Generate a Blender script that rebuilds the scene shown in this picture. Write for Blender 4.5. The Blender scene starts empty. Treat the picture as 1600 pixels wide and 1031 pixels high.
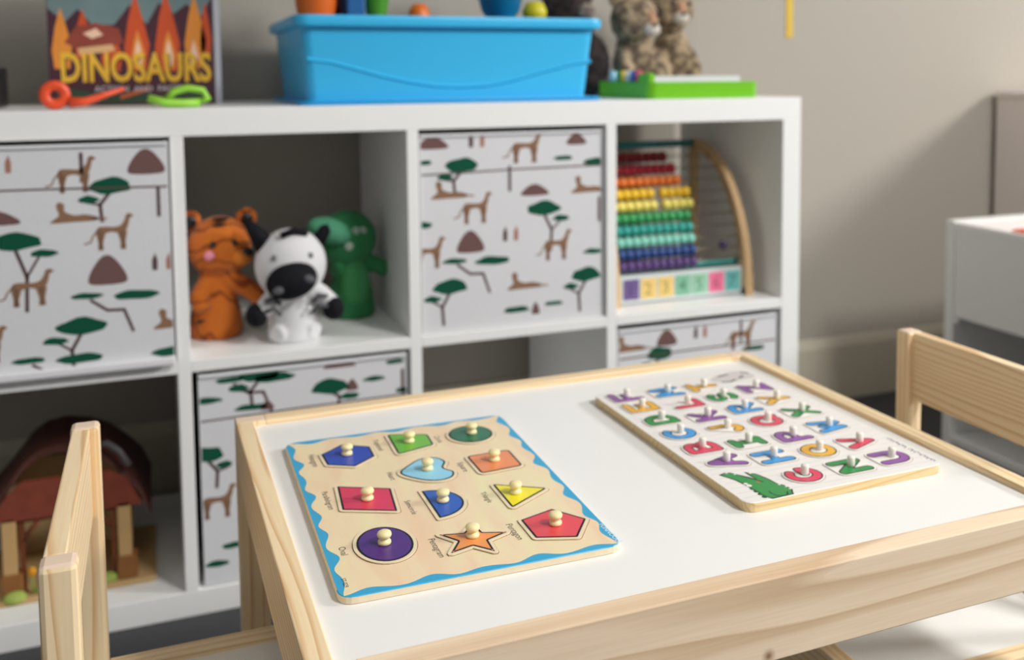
import bpy, bmesh, math, random
from mathutils.geometry import delaunay_2d_cdt
from math import sin, cos, pi, radians
from mathutils import Vector, Matrix
random.seed(7)
scn = bpy.context.scene
COL = scn.collection

# ------------------------------------------------------------ camera, light, exposure
S = 0.01                                   # everything below is written in centimetres
F, CX, CY = 1564.2, 866.69, 233.78         # focal length and principal point (1600 x 1031 frame)
YAW, PITCH, ROLL = 0.3791, 0.0770, -0.0068
fwd = Vector((sin(YAW)*cos(PITCH), cos(YAW)*cos(PITCH), -sin(PITCH)))
r0 = Vector((cos(YAW), -sin(YAW), 0)); u0 = r0.cross(fwd)
rgt = cos(ROLL)*r0 + sin(ROLL)*u0; upv = -sin(ROLL)*r0 + cos(ROLL)*u0
cam_d = bpy.data.cameras.new('camera'); cam = bpy.data.objects.new('camera', cam_d); COL.objects.link(cam)
M = Matrix((rgt, upv, -fwd)).transposed().to_4x4()
M.translation = Vector((35.56, -155.29, 81.46))*S
cam.matrix_world = M
cam_d.sensor_width = 36.0; cam_d.sensor_fit = 'HORIZONTAL'
cam_d.lens = F/1600*36
cam_d.shift_x = -(CX-800)/1600
cam_d.shift_y = (CY-515.5)/1600
cam_d.clip_start = 0.02
cam_d.dof.use_dof = True
cam_d.dof.focus_distance = 0.72
cam_d.dof.aperture_fstop = 5.2
scn.camera = cam

w = bpy.data.worlds.new('world'); scn.world = w; w.use_nodes = True
wb = w.node_tree.nodes['Background']; wb.inputs[0].default_value = (0.95, 0.97, 1.0, 1); wb.inputs[1].default_value = 0.31

def area(name, loc, target, size, energy, col, sy=None):
    d = bpy.data.lights.new(name, 'AREA'); d.shape = 'RECTANGLE'; d.size = size; d.size_y = sy or size
    d.energy = energy; d.color = col
    o = bpy.data.objects.new(name, d); COL.objects.link(o)
    o.location = Vector(loc)*S
    o.rotation_euler = (Vector(target)*S - o.location).to_track_quat('-Z', 'Y').to_euler()
    return o
LC_ = (1.0, .978, .945)
area('ceiling_panel_light', (490, -200, 255), (150, -30, 60), .60, 210, LC_, 1.2)
area('ceiling_panel_light', (190, -230, 262), (170, -190, 0), .60, 130, LC_, 1.2)
area('ceiling_panel_light', (40, -150, 262), (50, -130, 0), .60, 5, LC_, 1.2)
scn.view_settings.view_transform = 'Standard'; scn.view_settings.look = 'None'
scn.view_settings.gamma = 1; scn.view_settings.use_curve_mapping = False
scn.view_settings.exposure = 0.0

# ------------------------------------------------------------ materials
def lin(c):
    return tuple(((v/255)/12.92 if v/255 <= .04045 else ((v/255+.055)/1.055)**2.4) for v in c)+(1,)
MATS = {}
def mat(name, col, rough=.5, spec=.5, noise=None, bump=0, scale=40, sheen=0, trans=0, metal=0):
    """plain procedural surface; noise = fraction of tone variation"""
    if name in MATS: return MATS[name]
    m = bpy.data.materials.new(name); m.use_nodes = True; nt = m.node_tree; b = nt.nodes['Principled BSDF']
    b.inputs['Base Color'].default_value = lin(col); b.inputs['Roughness'].default_value = rough
    b.inputs['Specular IOR Level'].default_value = spec; b.inputs['Metallic'].default_value = metal
    if sheen: b.inputs['Sheen Weight'].default_value = sheen
    if trans: b.inputs['Transmission Weight'].default_value = trans
    tc = nt.nodes.new('ShaderNodeTexCoord'); n = nt.nodes.new('ShaderNodeTexNoise')
    n.inputs['Scale'].default_value = scale; n.inputs['Detail'].default_value = 4
    nt.links.new(tc.outputs['Object'], n.inputs['Vector'])
    k = noise if noise is not None else .03
    mx = nt.nodes.new('ShaderNodeMix'); mx.data_type = 'RGBA'
    c = lin(col)
    mx.inputs[6].default_value = tuple(v*(1-k) for v in c[:3])+(1,); mx.inputs[7].default_value = tuple(min(1, v*(1+k)) for v in c[:3])+(1,)
    nt.links.new(n.outputs['Fac'], mx.inputs[0]); nt.links.new(mx.outputs[2], b.inputs['Base Color'])
    if bump:
        bp = nt.nodes.new('ShaderNodeBump'); bp.inputs['Strength'].default_value = bump; bp.inputs['Distance'].default_value = .002
        nt.links.new(n.outputs['Fac'], bp.inputs['Height']); nt.links.new(bp.outputs['Normal'], b.inputs['Normal'])
    MATS[name] = m
    return m

def wood(name, axis, light, dark, offset=(0, 0, 0), freq=26.0, knot=None, long=.10, contrast=1.0, warp=.06):
    """pine: growth rings cut lengthwise. axis = length direction of the grain."""
    if name in MATS: return MATS[name]
    m = bpy.data.materials.new(name); m.use_nodes = True; nt = m.node_tree; N = nt.nodes; L = nt.links
    b = N['Principled BSDF']; b.inputs['Roughness'].default_value = .48; b.inputs['Specular IOR Level'].default_value = .35
    tc = N.new('ShaderNodeTexCoord'); mp = N.new('ShaderNodeMapping'); L.new(tc.outputs['Object'], mp.inputs[0])
    mp.inputs['Location'].default_value = offset
    sc = [1, 1, 1]; sc['xyz'.index(axis)] = long; mp.inputs['Scale'].default_value = sc
    n1 = N.new('ShaderNodeTexNoise'); n1.inputs['Scale'].default_value = 14; n1.inputs['Detail'].default_value = 2
    L.new(mp.outputs[0], n1.inputs['Vector'])
    add = N.new('ShaderNodeVectorMath'); add.operation = 'MULTIPLY_ADD'; add.inputs[1].default_value = (warp,)*3
    L.new(n1.outputs['Color'], add.inputs[0]); L.new(mp.outputs[0], add.inputs[2])
    vec = add.outputs[0]
    wv = N.new('ShaderNodeTexWave'); wv.wave_type = 'RINGS'; wv.rings_direction = axis.upper(); wv.wave_profile = 'SAW'
    wv.inputs['Scale'].default_value = freq; wv.inputs['Distortion'].default_value = 1.2; wv.inputs['Detail'].default_value = 2
    L.new(vec, wv.inputs['Vector'])
    rp = N.new('ShaderNodeValToRGB'); cr = rp.color_ramp
    cr.elements[0].position = 0.0; cr.elements[0].color = (0, 0, 0, 1)
    cr.elements[1].position = 1.0; cr.elements[1].color = (.15, .15, .15, 1)
    e = cr.elements.new(.60); e.color = (.14, .14, .14, 1)
    e = cr.elements.new(.86); e.color = (.8, .8, .8, 1)
    e = cr.elements.new(.93); e.color = (1, 1, 1, 1)
    L.new(wv.outputs['Fac'], rp.inputs[0])
    # fine fibres
    mp2 = N.new('ShaderNodeMapping'); s2 = [1, 1, 1]; s2['xyz'.index(axis)] = .03; mp2.inputs['Scale'].default_value = s2
    L.new(tc.outputs['Object'], mp2.inputs[0])
    n2 = N.new('ShaderNodeTexNoise'); n2.inputs['Scale'].default_value = 420; n2.inputs['Detail'].default_value = 3
    L.new(mp2.outputs[0], n2.inputs['Vector'])
    mm = N.new('ShaderNodeMath'); mm.operation = 'MULTIPLY_ADD'; mm.inputs[1].default_value = .35; L.new(n2.outputs['Fac'], mm.inputs[0])
    ms = N.new('ShaderNodeMath'); ms.operation = 'MULTIPLY'; ms.inputs[1].default_value = .62*contrast; L.new(rp.outputs[0], ms.inputs[0])
    L.new(ms.outputs[0], mm.inputs[2])
    mx = N.new('ShaderNodeMix'); mx.data_type = 'RGBA'; mx.inputs[6].default_value = lin(light); mx.inputs[7].default_value = lin(dark)
    L.new(mm.outputs[0], mx.inputs[0]); out = mx.outputs[2]
    if knot:
        for (kx, ky, kz, kr) in knot:
            sp = N.new('ShaderNodeVectorMath'); sp.operation = 'DISTANCE'; sp.inputs[1].default_value = (kx, ky, kz)
            L.new(tc.outputs['Object'], sp.inputs[0])
            r2 = N.new('ShaderNodeMapRange'); r2.inputs[1].default_value = kr*.15; r2.inputs[2].default_value = kr; r2.inputs[3].default_value = 1; r2.inputs[4].default_value = 0
            L.new(sp.outputs['Value'], r2.inputs[0])
            pw = N.new('ShaderNodeMath'); pw.operation = 'POWER'; pw.inputs[1].default_value = 1.3; L.new(r2.outputs[0], pw.inputs[0])
            mk = N.new('ShaderNodeMix'); mk.data_type = 'RGBA'; mk.inputs[7].default_value = lin((156, 120, 92))
            L.new(pw.outputs[0], mk.inputs[0]); L.new(out, mk.inputs[6]); out = mk.outputs[2]
    L.new(out, b.inputs['Base Color'])
    bp = N.new('ShaderNodeBump'); bp.inputs['Strength'].default_value = .12; bp.inputs['Distance'].default_value = .0008
    L.new(mm.outputs[0], bp.inputs['Height']); L.new(bp.outputs['Normal'], b.inputs['Normal'])
    MATS[name] = m
    return m
PL, PD = (255, 236, 198), (212, 164, 106)
WX = wood('pine_x', 'x', PL, PD, (.02, .03, .01), 52, warp=.045)
WY = wood('pine_y', 'y', PL, PD, (.013, .0, .05), 46, warp=.05)
WZ = wood('pine_z', 'z', PL, PD, (.031, .01, .0), 46, warp=.05)
END = mat('pine_end_grain', (232, 208, 186), .7, .2, .05, scale=60)
WHITE = mat('white_foil', (246, 247, 246), .38, .4, .01)
TOPW = mat('white_table_panel', (243, 243, 241), .32, .45, .008)
CREAM = mat('pale_birch', (240, 222, 190), .5, .3, .04, scale=30)
BLACKP = mat('black_print', (30, 30, 38), .5, .3)

# ------------------------------------------------------------ mesh helper
def cap(pts):
    """triangles of a closed 2D outline (constrained Delaunay), as (points, triangles)"""
    n = len(pts); r = delaunay_2d_cdt([Vector((p[0], p[1])) for p in pts], [], [list(range(n))], 1, 1e-6)
    return [tuple(v) for v in r[0]], [list(f) for f in r[2]]
def world_loc(o):
    v = Vector((0, 0, 0))
    while o: v = v+o.location; o = o.parent
    return v
class MB:
    def __init__(s, tf=None): s.v = []; s.f = []; s.m = []; s.mats = []; s.smooth = []; s.tf = tf
    def mi(s, m):
        if m not in s.mats: s.mats.append(m)
        return s.mats.index(m)
    def add(s, verts, faces, m, smooth=False):
        o = len(s.v)
        for p in verts:
            p = Vector(p)
            s.v.append(s.tf(p) if s.tf else p)
        k = s.mi(m)
        for f in faces: s.f.append([i+o for i in f]); s.m.append(k); s.smooth.append(smooth)
    def box(s, a, b, m, mt=None):
        x0, y0, z0 = a; x1, y1, z1 = b
        if x0 > x1: x0, x1 = x1, x0
        if y0 > y1: y0, y1 = y1, y0
        V = [(x0, y0, z0), (x1, y0, z0), (x1, y1, z0), (x0, y1, z0), (x0, y0, z1), (x1, y0, z1), (x1, y1, z1), (x0, y1, z1)]
        s.add(V, [[0, 3, 2, 1], [0, 1, 5, 4], [1, 2, 6, 5], [2, 3, 7, 6], [3, 0, 4, 7]], m)
        s.add(V, [[4, 5, 6, 7]], mt or m)
    def prism(s, pts, z0, z1, m, mside=None, axis='z'):
        """pts 2D; axis z: (x,y) ; axis y: (x,z) extruded along y"""
        n = len(pts)
        ar = sum(pts[i][0]*pts[(i+1) % n][1]-pts[(i+1) % n][0]*pts[i][1] for i in range(n))
        if ar < 0: pts = pts[::-1]
        if axis == 'z':
            lo = [(x, y, z0) for x, y in pts]; hi = [(x, y, z1) for x, y in pts]
        elif axis == 'y':
            lo = [(x, z0, y) for x, y in pts]; hi = [(x, z1, y) for x, y in pts]
        else:
            lo = [(z0, x, y) for x, y in pts]; hi = [(z1, x, y) for x, y in pts]
        cp_, tri = cap(pts)
        put = {'z': lambda a, b, h: (a, b, h), 'y': lambda a, b, h: (a, h, b), 'x': lambda a, b, h: (h, a, b)}[axis]
        s.add([put(a, b, z1) for a, b in cp_], tri, m)
        s.add([put(a, b, z0) for a, b in cp_], [t[::-1] for t in tri], mside or m)
        s.add(lo+hi, [[i, (i+1) % n, (i+1) % n+n, i+n] for i in range(n)], mside or m)
    def flat(s, pts3, m):
        n = len(pts3)
        if n <= 4: s.add(pts3, [list(range(n))], m); return
        if abs(pts3[0][2]-pts3[n//2][2]) < 1e-9 and abs(pts3[0][2]-pts3[1][2]) < 1e-9:
            c, t = cap([(p[0], p[1]) for p in pts3]); s.add([(a, b, pts3[0][2]) for a, b in c], t, m)
        else:
            c, t = cap([(p[0], p[2]) for p in pts3]); s.add([(a, pts3[0][1], b) for a, b in c], t, m)
    def lathe(s, prof, c, m, n=20, axis='z', smooth=True):
        V = []
        for r, h in prof:
            for i in range(n):
                a = 2*pi*i/n
                if axis == 'z': V.append((c[0]+r*cos(a), c[1]+r*sin(a), c[2]+h))
                elif axis == 'y': V.append((c[0]+r*cos(a), c[1]+h, c[2]+r*sin(a)))
                else: V.append((c[0]+h, c[1]+r*cos(a), c[2]+r*sin(a)))
        Fs = []
        for j in range(len(prof)-1):
            for i in range(n): Fs.append([j*n+i, j*n+(i+1) % n, (j+1)*n+(i+1) % n, (j+1)*n+i])
        Fs.append(list(range(n))[::-1]); Fs.append([(len(prof)-1)*n+i for i in range(n)])
        s.add(V, Fs, m, smooth)
    def ball(s, c, r, m, n=16, rot=None):
        if not hasattr(r, '__len__'): r = (r, r, r)
        V = []; k = n//2
        for j in range(k+1):
            t = pi*j/k
            for i in range(n):
                a = 2*pi*i/n; p = Vector((r[0]*sin(t)*cos(a), r[1]*sin(t)*sin(a), r[2]*cos(t)))
                if rot: p = rot @ p
                V.append((c[0]+p[0], c[1]+p[1], c[2]+p[2]))
        Fs = [[j*n+i, (j+1)*n+i, (j+1)*n+(i+1) % n, j*n+(i+1) % n] for j in range(k) for i in range(n)]
        s.add(V, Fs, m, True)
    def tube(s, pts, r, m, n=8, r2=None):
        pts = [Vector(p) for p in pts]; V = []
        for k, p in enumerate(pts):
            d = (pts[min(k+1, len(pts)-1)]-pts[max(k-1, 0)]).normalized()
            a = d.orthogonal().normalized() if k == 0 else (a-d*a.dot(d)).normalized()
            bb = d.cross(a); t = k/max(1, len(pts)-1); rr = r if r2 is None else r+(r2-r)*t
            for i in range(n): V.append(p+a*cos(2*pi*i/n)*rr+bb*sin(2*pi*i/n)*rr)
        Fs = [[k*n+i, k*n+(i+1) % n, (k+1)*n+(i+1) % n, (k+1)*n+i] for k in range(len(pts)-1) for i in range(n)]
        Fs += [list(range(n))[::-1], [(len(pts)-1)*n+i for i in range(n)]]
        s.add(V, Fs, m, True)
    def text(s, body, size, m, place, extr=0, bold=0.0, align='LEFT'):
        """flat lettering; place(x,y) -> 3D point (cm)"""
        c = bpy.data.curves.new('lettering', 'FONT'); c.body = body; c.size = size; c.align_x = align; c.offset = bold
        c.resolution_u = 3
        o = bpy.data.objects.new('lettering', c); COL.objects.link(o)
        bpy.context.view_layer.update()
        me = bpy.data.meshes.new_from_object(o.evaluated_get(bpy.context.evaluated_depsgraph_get()))
        s.add([place(v.co.x, v.co.y) for v in me.vertices], [list(p.vertices) for p in me.polygons], m)
        bpy.data.objects.remove(o); bpy.data.curves.remove(c); bpy.data.meshes.remove(me)
    def build(s, name, parent=None, bevel=0, seg=2, remesh=0, rough=0, fix=True):
        me = bpy.data.meshes.new(name)
        base = world_loc(parent) if parent else Vector((0, 0, 0))
        own = Vector((0, 0, 0))
        if not parent:                      # a one-mesh thing gets its origin at its base
            xs = [v.x for v in s.v]; ys = [v.y for v in s.v]; zs = [v.z for v in s.v]
            own = Vector(((min(xs)+max(xs))/2, (min(ys)+max(ys))/2, min(zs)))*S
        me.from_pydata([v*S-base-own for v in s.v], [], s.f)
        for m in s.mats: me.materials.append(m)
        me.polygons.foreach_set('material_index', s.m)
        me.polygons.foreach_set('use_smooth', s.smooth)
        me.update()
        if fix:
            bm = bmesh.new(); bm.from_mesh(me)
            if bevel: bmesh.ops.remove_doubles(bm, verts=bm.verts, dist=1e-6)
            bmesh.ops.recalc_face_normals(bm, faces=bm.faces); bm.to_mesh(me); bm.free()
        o = bpy.data.objects.new(name, me); COL.objects.link(o)
        if parent: o.parent = parent
        else: o.location = own
        if remesh:
            md = o.modifiers.new('skin', 'REMESH'); md.mode = 'VOXEL'; md.voxel_size = remesh*S; md.use_smooth_shade = True
            md = o.modifiers.new('soften', 'SMOOTH'); md.iterations = 4; md.factor = .6
            if rough:
                tx = bpy.data.textures.get('fur') or bpy.data.textures.new('fur', 'CLOUDS'); tx.noise_scale = .008
                dm = o.modifiers.new('fur', 'DISPLACE'); dm.texture = tx; dm.strength = rough*S; dm.mid_level = .5
        if bevel:
            md = o.modifiers.new('edge', 'BEVEL'); md.width = bevel*S; md.segments = seg; md.limit_method = 'ANGLE'; md.angle_limit = radians(50)
            md.harden_normals = False
        return o
def tag(o, label=None, cat=None, group=None, kind=None):
    if label: o['label'] = label
    if cat: o['category'] = cat
    if group: o['group'] = group
    if kind: o['kind'] = kind
    return o
def root(name, loc, label, cat, group=None):
    o = bpy.data.objects.new(name, None); COL.objects.link(o); o.location = Vector(loc)*S; o.empty_display_size = .02
    return tag(o, label, cat, group)

# ------------------------------------------------------------ room
wallm = mat('greige_wall_paint', (178, 172, 162), .75, .2, .02, .05, 60)
carpet = mat('charcoal_carpet', (80, 81, 84), .95, .1, .25, .6, 260)
tag((lambda b: (b.box((-260, 46, 0), (620, 50, 264), wallm), b.build('wall_back'))[1])(MB()), kind='structure')
tag((lambda b: (b.box((-260, -520, -3), (620, 50, 0), carpet), b.build('floor'))[1])(MB()), kind='structure')
ceilm = mat('ceiling_tile', (226, 224, 218), .9, .1, .04)
tag((lambda b: (b.box((-260, -520, 264), (620, 50, 268), ceilm), b.build('ceiling'))[1])(MB()), kind='structure')
bb = MB(); bbm = mat('vinyl_baseboard', (204, 197, 180), .55, .3, .02)
bb.prism([(46, 0), (44.6, 0), (44.6, 13.4), (45.4, 15.6), (46, 15.6)], -260, 620, bbm, axis='x')
tag(bb.build('baseboard_back'), kind='structure')

# ------------------------------------------------------------ cube shelf (0..146.6 x 0..39 x 0..76.6)
sh = root('cube_shelf', (73, 19.5, 0), 'long white cube shelf two rows high standing against the wall', 'shelf')
DX = [38.2, 73.2, 107.9]
def part(name, a, b, m=WHITE, parent=sh, bev=.12, label=None, mt=None):
    q = MB(); q.box(a, b, m, mt); o = q.build(name, parent, bev)
    if label: o['label'] = label
    return o
part('top_panel', (0, 0, 72.5), (146.6, 39, 76.6))
part('bottom_panel', (0, 0, 0), (146.6, 39, 3.9))
part('side_panel', (0, 0, 3.9), (3.9, 39, 72.5)); part('side_panel', (142.7, 0, 3.9), (146.6, 39, 72.5))
for x in DX: part('divider', (x-.95, 0, 3.9), (x+.95, 39, 72.5))
cols = [(3.9, DX[0]-.95), (DX[0]+.95, DX[1]-.95), (DX[1]+.95, DX[2]-.95), (DX[2]+.95, 142.7)]
for a, b in cols: part('shelf_board', (a, 0, 37.4), (b, 39, 39.2))

# ------------------------------------------------------------ safari fabric bins
FAB = mat('white_fabric', (222, 223, 227), .85, .2, .05, .15, 300, sheen=.1)
GRN = mat('canopy_green', (18, 84, 62), .85, .15, .06); TRK = mat('trunk_grey_brown', (92, 74, 72), .85, .15)
CHE = mat('cheetah_tan', (146, 112, 88), .85, .15, .15, scale=500); RCK = mat('rock_mauve', (116, 88, 86), .85, .15)
LEF = mat('leaf_rust', (172, 122, 104), .85, .15)
def smoothloop(pts, n=5):
    out = []; m = len(pts)
    for i in range(m):
        p = [Vector(pts[(i+j) % m]) for j in (-1, 0, 1, 2)]
        for k in range(n):
            t = k/n
            out.append(tuple(.5*((2*p[1])+(-p[0]+p[2])*t+(2*p[0]-5*p[1]+4*p[2]-p[3])*t*t+(-p[0]+3*p[1]-3*p[2]+p[3])*t**3)))
    return out
def blob(q, pts, x, z, y, m): q.flat([(x+a, y, z+b) for a, b in pts][::-1], m)
def strip2(q, pts, w, y, m):
    for (x0, z0), (x1, z1) in zip(pts, pts[1:]):
        d = Vector((x1-x0, z1-z0)); 
        if d.length < 1e-6: continue
        d.normalize(); n = Vector((-d.y, d.x))*w/2; e = d*w*.25
        q.flat([(x0-e.x+n.x, y, z0-e.y+n.y), (x0-e.x-n.x, y, z0-e.y-n.y), (x1+e.x-n.x, y, z1+e.y-n.y), (x1+e.x+n.x, y, z1+e.y+n.y)], m)
def canopy(q, x, z, w, h, y): # flat-bottomed acacia crown
    pts = []
    for i in range(22):
        a = 2*pi*i/22; rx = w/2*(1+.07*sin(5*a+x)); rz = h/2*(1+.12*sin(4*a+z))
        pts.append((rx*cos(a), rz*sin(a) if sin(a) > 0 else rz*sin(a)*.62))
    blob(q, pts, x, z, y, GRN)
def p_tree(q, x, z, y, w=6.5, side=1, hgt=7.5, k=0):
    strip2(q, [(x+side*1.2, z-hgt), (x+side*1.4, z-hgt*.5), (x, z-.6)], .5, y+.01, TRK)
    strip2(q, [(x+side*1.4, z-hgt*.5), (x+side*3, z-2)], .35, y+.01, TRK)
    canopy(q, x, z, w, 2.9, y); canopy(q, x+side*(w*.52), z-1.7, w*.5, 1.3, y)
def p_flat(q, x, z, y): # two thin crowns on a bent trunk
    canopy(q, x, z, 4.2, 1.1, y); canopy(q, x+6.5, z-.4, 6, 1.7, y)
    strip2(q, [(x+.5, z-.6), (x+2.6, z-2.2), (x+4.8, z-2.3), (x+5.9, z-5.5)], .45, y+.01, TRK)
def p_rock(q, x, z, y, w=4.6, h=3.6, m=None):
    blob(q, smoothloop([(-w*.5, -h*.28), (-w*.38, -h*.48), (w*.38, -h*.48), (w*.52, -h*.28), (w*.32, h*.2), (w*.08, h*.5), (-w*.14, h*.46), (-w*.36, h*.12)], 3), x, z, y, m or RCK)
def p_cat(q, x, z, y, s=1, lying=False):
    if lying:
        blob(q, smoothloop([(-2.9, -.8), (0, -.75), (2.6, -.7), (3.2, -.3), (1.6, .25), (.2, .2), (-.7, .5), (-1.2, .9), (-1.2, 1.8), (-1.9, 2.1), (-2.2, 1.5), (-1.9, .3), (-2.6, -.3)], 3), x, z, y, CHE)
        strip2(q, [(x+2.3, z-.4), (x+4.2, z-.5)], .25, y, CHE); return
    body = smoothloop([(-2.0, .2), (-1.7, .8), (-.8, .85), (.4, .75), (1.2, 1.0), (1.7, 1.7), (1.9, 2.4), (2.4, 2.6), (2.9, 2.2), (2.4, 1.9), (2.2, 1.0), (1.8, .1), (1.0, -.15), (0, .05), (-1.0, -.2), (-1.7, -.5)], 3)
    blob(q, [(a*s, b) for a, b in body], x, z, y, CHE)
    for l, sl in ((-1.75, .1), (-1.15, -.25), (1.05, .2), (1.65, -.1)):
        blob(q, [((l-.38)*s, .1), ((l+.38)*s, .1), ((l+sl+.2)*s, -1.4), ((l+sl+.25)*s, -2.5), ((l+sl-.2)*s, -2.5), ((l+sl-.16)*s, -1.4)], x, z, y-.004, CHE)
    strip2(q, [(x-1.8*s, z+.4), (x-2.5*s, z-.5), (x-2.8*s, z-1.3), (x-3.6*s, z-1.5)], .22, y, CHE)
def p_leaf(q, x, z, y):
    for dx, m in ((0, TRK), (1.9, LEF)):
        blob(q, [(-.35, -1.2), (.35, -1.2), (.4, .2), (.1, 1.3), (-.35, .3)], x+dx, z, y, m)
def p_pole(q, x, z, y): strip2(q, [(x, z), (x, z-4)], .5, y, TRK)
def fabric_bin(x0, x1, z0, z1, y0, label, items, seam, depth=37.5):
    r = root('fabric_bin', ((x0+x1)/2, y0+depth/2, z0), label, 'storage bin', 'safari print fabric bins in the cube shelf')
    t = .5; q = MB()
    q.box((x0, y0, z0), (x1, y0+t, z1), FAB); q.box((x0, y0+depth-t, z0), (x1, y0+depth, z1), FAB)
    q.box((x0, y0+t, z0), (x0+t, y0+depth-t, z1), FAB); q.box((x1-t, y0+t, z0), (x1, y0+depth-t, z1), FAB)
    q.box((x0+t, y0+t, z0), (x1-t, y0+depth-t, z0+t), FAB)
    nb = len(q.v); y = y0-.03
    def inside(x, z): return x0+.2 < x < x1-.2 and z0 < z < z1
    for it in items:
        k = it[0]
        {'tree': p_tree, 'flat': p_flat, 'rock': p_rock, 'cat': p_cat, 'leaf': p_leaf, 'pole': p_pole, 'crown': canopy}[k](q, it[1], it[2], *( [it[3], it[4], y] if k == 'crown' else [y]+list(it[3:]) ))
    strip2(q, [(x0+.3, seam[0]), ((x0+x1)/2, (seam[0]+seam[1])/2+.1), (x1-.3, seam[1])], .28, y-.01, TRK)
    # trim everything that would leave the front panel
    for i, v in list(enumerate(q.v))[nb:]: q.v[i] = Vector((min(max(v.x, x0+.15), x1-.15), v.y, min(max(v.z, z0+.15), z1-.15)))
    q.build('bin_body', r, .15, fix=False)
    q = MB(); q.box((x0+.1, y0-.35, z1-.5), (x1-.1, y0-.02, z1-.05), FAB); q.build('hem', r, .12)
    if y0 < 0:
        q = MB(); q.box((x0-.1, y0-1.0, z0-.35), (x1+.1, y0-.05, z0+1.0), mat('silver_binding', (232, 232, 236), .45, .5)); q.build('bottom_binding', r, .35, 3)
    return r
b1, b2, b3, b4 = cols
fabric_bin(b1[0]+.3, b1[1]-.25, 38.6+.9, 71.9, -.6, 'safari print fabric bin in top row, far left of the shelf, filling its cube', [
    ('leaf', 14.6, 69.4), ('pole', 25.6, 70.6), ('cat', 24.6, 67.6, 1), ('rock', 34.0, 69.1, 4.9, 3.6),
    ('tree', 29.2, 65.6, 5.5, -1, 4.8), ('cat', 24.4, 61.7, 1, True), ('rock', 14.6, 62, 6, 2), ('pole', 35.5, 65.2),
    ('tree', 16.8, 58.4, 7, 1, 9.6), ('cat', 18.4, 52.0, 1.1), ('cat', 29.2, 59.2, 1), ('rock', 28.4, 53.8, 5, 4.2), ('leaf', 34.7, 54.5),
    ('flat', 25.6, 50.2), ('tree', 24.8, 45.8, 6.6, -1, 6.3), ('flat', 17.9, 41.7), ('crown', 36.6, 41.0, 5.5, 1.7), ('cat', 37.2, 45.4, 1, True),
    ('tree', 8, 47, 6.6, 1, 6), ('cat', 8.5, 60, 1), ('rock', 8.3, 69, 4.6, 3), ('cat', 12.6, 44.5, 1), ('rock', 8, 54, 4, 3)], (65.9, 65.4))
fabric_bin(b3[0]+.3, b3[1]-.6, 39.3, 71.7, .6, 'safari print fabric bin in top row, between soft puppets and abacus', [
    ('rock', 76.6, 70.3, 5, 2), ('rock', 101.6, 70.2, 3.6, 1.9), ('cat', 92.4, 69.0, 1.1), ('leaf', 83, 70.6), ('crown', 99.2, 67.0, 3.4, 1.0), ('crown', 104.9, 66.1, 4, 1.6),
    ('crown', 75.4, 67.1, 2, 1), ('tree', 81.4, 66.3, 5.4, -1, 4.6), ('pole', 89.6, 66), ('rock', 94.0, 61.9, 4.9, 1.9), ('cat', 79.2, 62.0, 1, True), ('cat', 103.6, 61.8, 1, True),
    ('tree', 95.6, 58.5, 6, 1, 7), ('cat', 83.6, 59.4, 1), ('rock', 82.7, 53.9, 4.6, 3.6), ('leaf', 88.7, 54.8), ('cat', 97.8, 52.3, 1), ('flat', 80.0, 50.8),
    ('tree', 79.2, 46.5, 5.8, -1, 6), ('tree', 103.3, 46.6, 5.4, -1, 6), ('cat', 92.0, 46.1, .9, True), ('crown', 90.6, 41.8, 4.6, 1.3), ('crown', 97.3, 42.3, 3.4, .9), ('rock', 94, 41.8, 1.4, 2),
    ('crown', 104.6, 50.7, 3.6, 1.1), ('cat', 75.6, 52.5, 1), ('crown', 75, 57, 2.6, 1.3), ('pole', 105.8, 60)], (65.2, 65.6))
fabric_bin(b2[0]+.9, b2[1]-.5, 4.1, 36.7, .5, 'safari print fabric bin in bottom row, under the soft puppets and behind the table corner', [
    ('flat', 44.6, 35.4), ('tree', 48.9, 35.7, 6, -1, 4.6), ('crown', 41.0, 32.6, 5, 1.2), ('crown', 47.6, 30.8, 5, 1.2), ('rock', 49.9, 30.9, 2, 1.4), ('rock', 61, 36, 5, 1),
    ('tree', 59.5, 32.4, 5.8, 1, 3), ('rock', 62.9, 32.5, 1.8, 1.8), ('crown', 66.4, 33, 3.6, 1), ('crown', 69.8, 35.4, 3, 1), ('crown', 71, 30.6, 2.4, 1), ('pole', 71.0, 34),
    ('tree', 41.0, 24.2, 4.6, 1, 5), ('cat', 42.2, 16.9, 1), ('crown', 44.2, 9.7, 3, 1.2), ('crown', 41.9, 7.2, 3.6, 1.2), ('flat', 50, 22), ('rock', 55, 14, 5, 4), ('tree', 62, 20, 6, -1, 7), ('cat', 50, 12, 1)], (29.6, 29.9))
fabric_bin(b4[0]+.5, b4[1]-.7, 4.1, 36.4, .5, 'safari print fabric bin in bottom right cube of the shelf, below the abacus', [
    ('rock', 118.9, 34.1, 4, 2.9), ('leaf', 124.8, 34.6), ('pole', 134.3, 35.8), ('cat', 134.3, 32.9, 1.1), ('cat', 111.6, 33.2, 1, True), ('tree', 117.5, 31.2, 5, -1, 4), ('crown', 137, 30.2, 5, 1.2),
    ('flat', 126, 29), ('tree', 114, 22, 6, 1, 6), ('cat', 125, 18, 1)], (31.2, 31.4))

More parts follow.
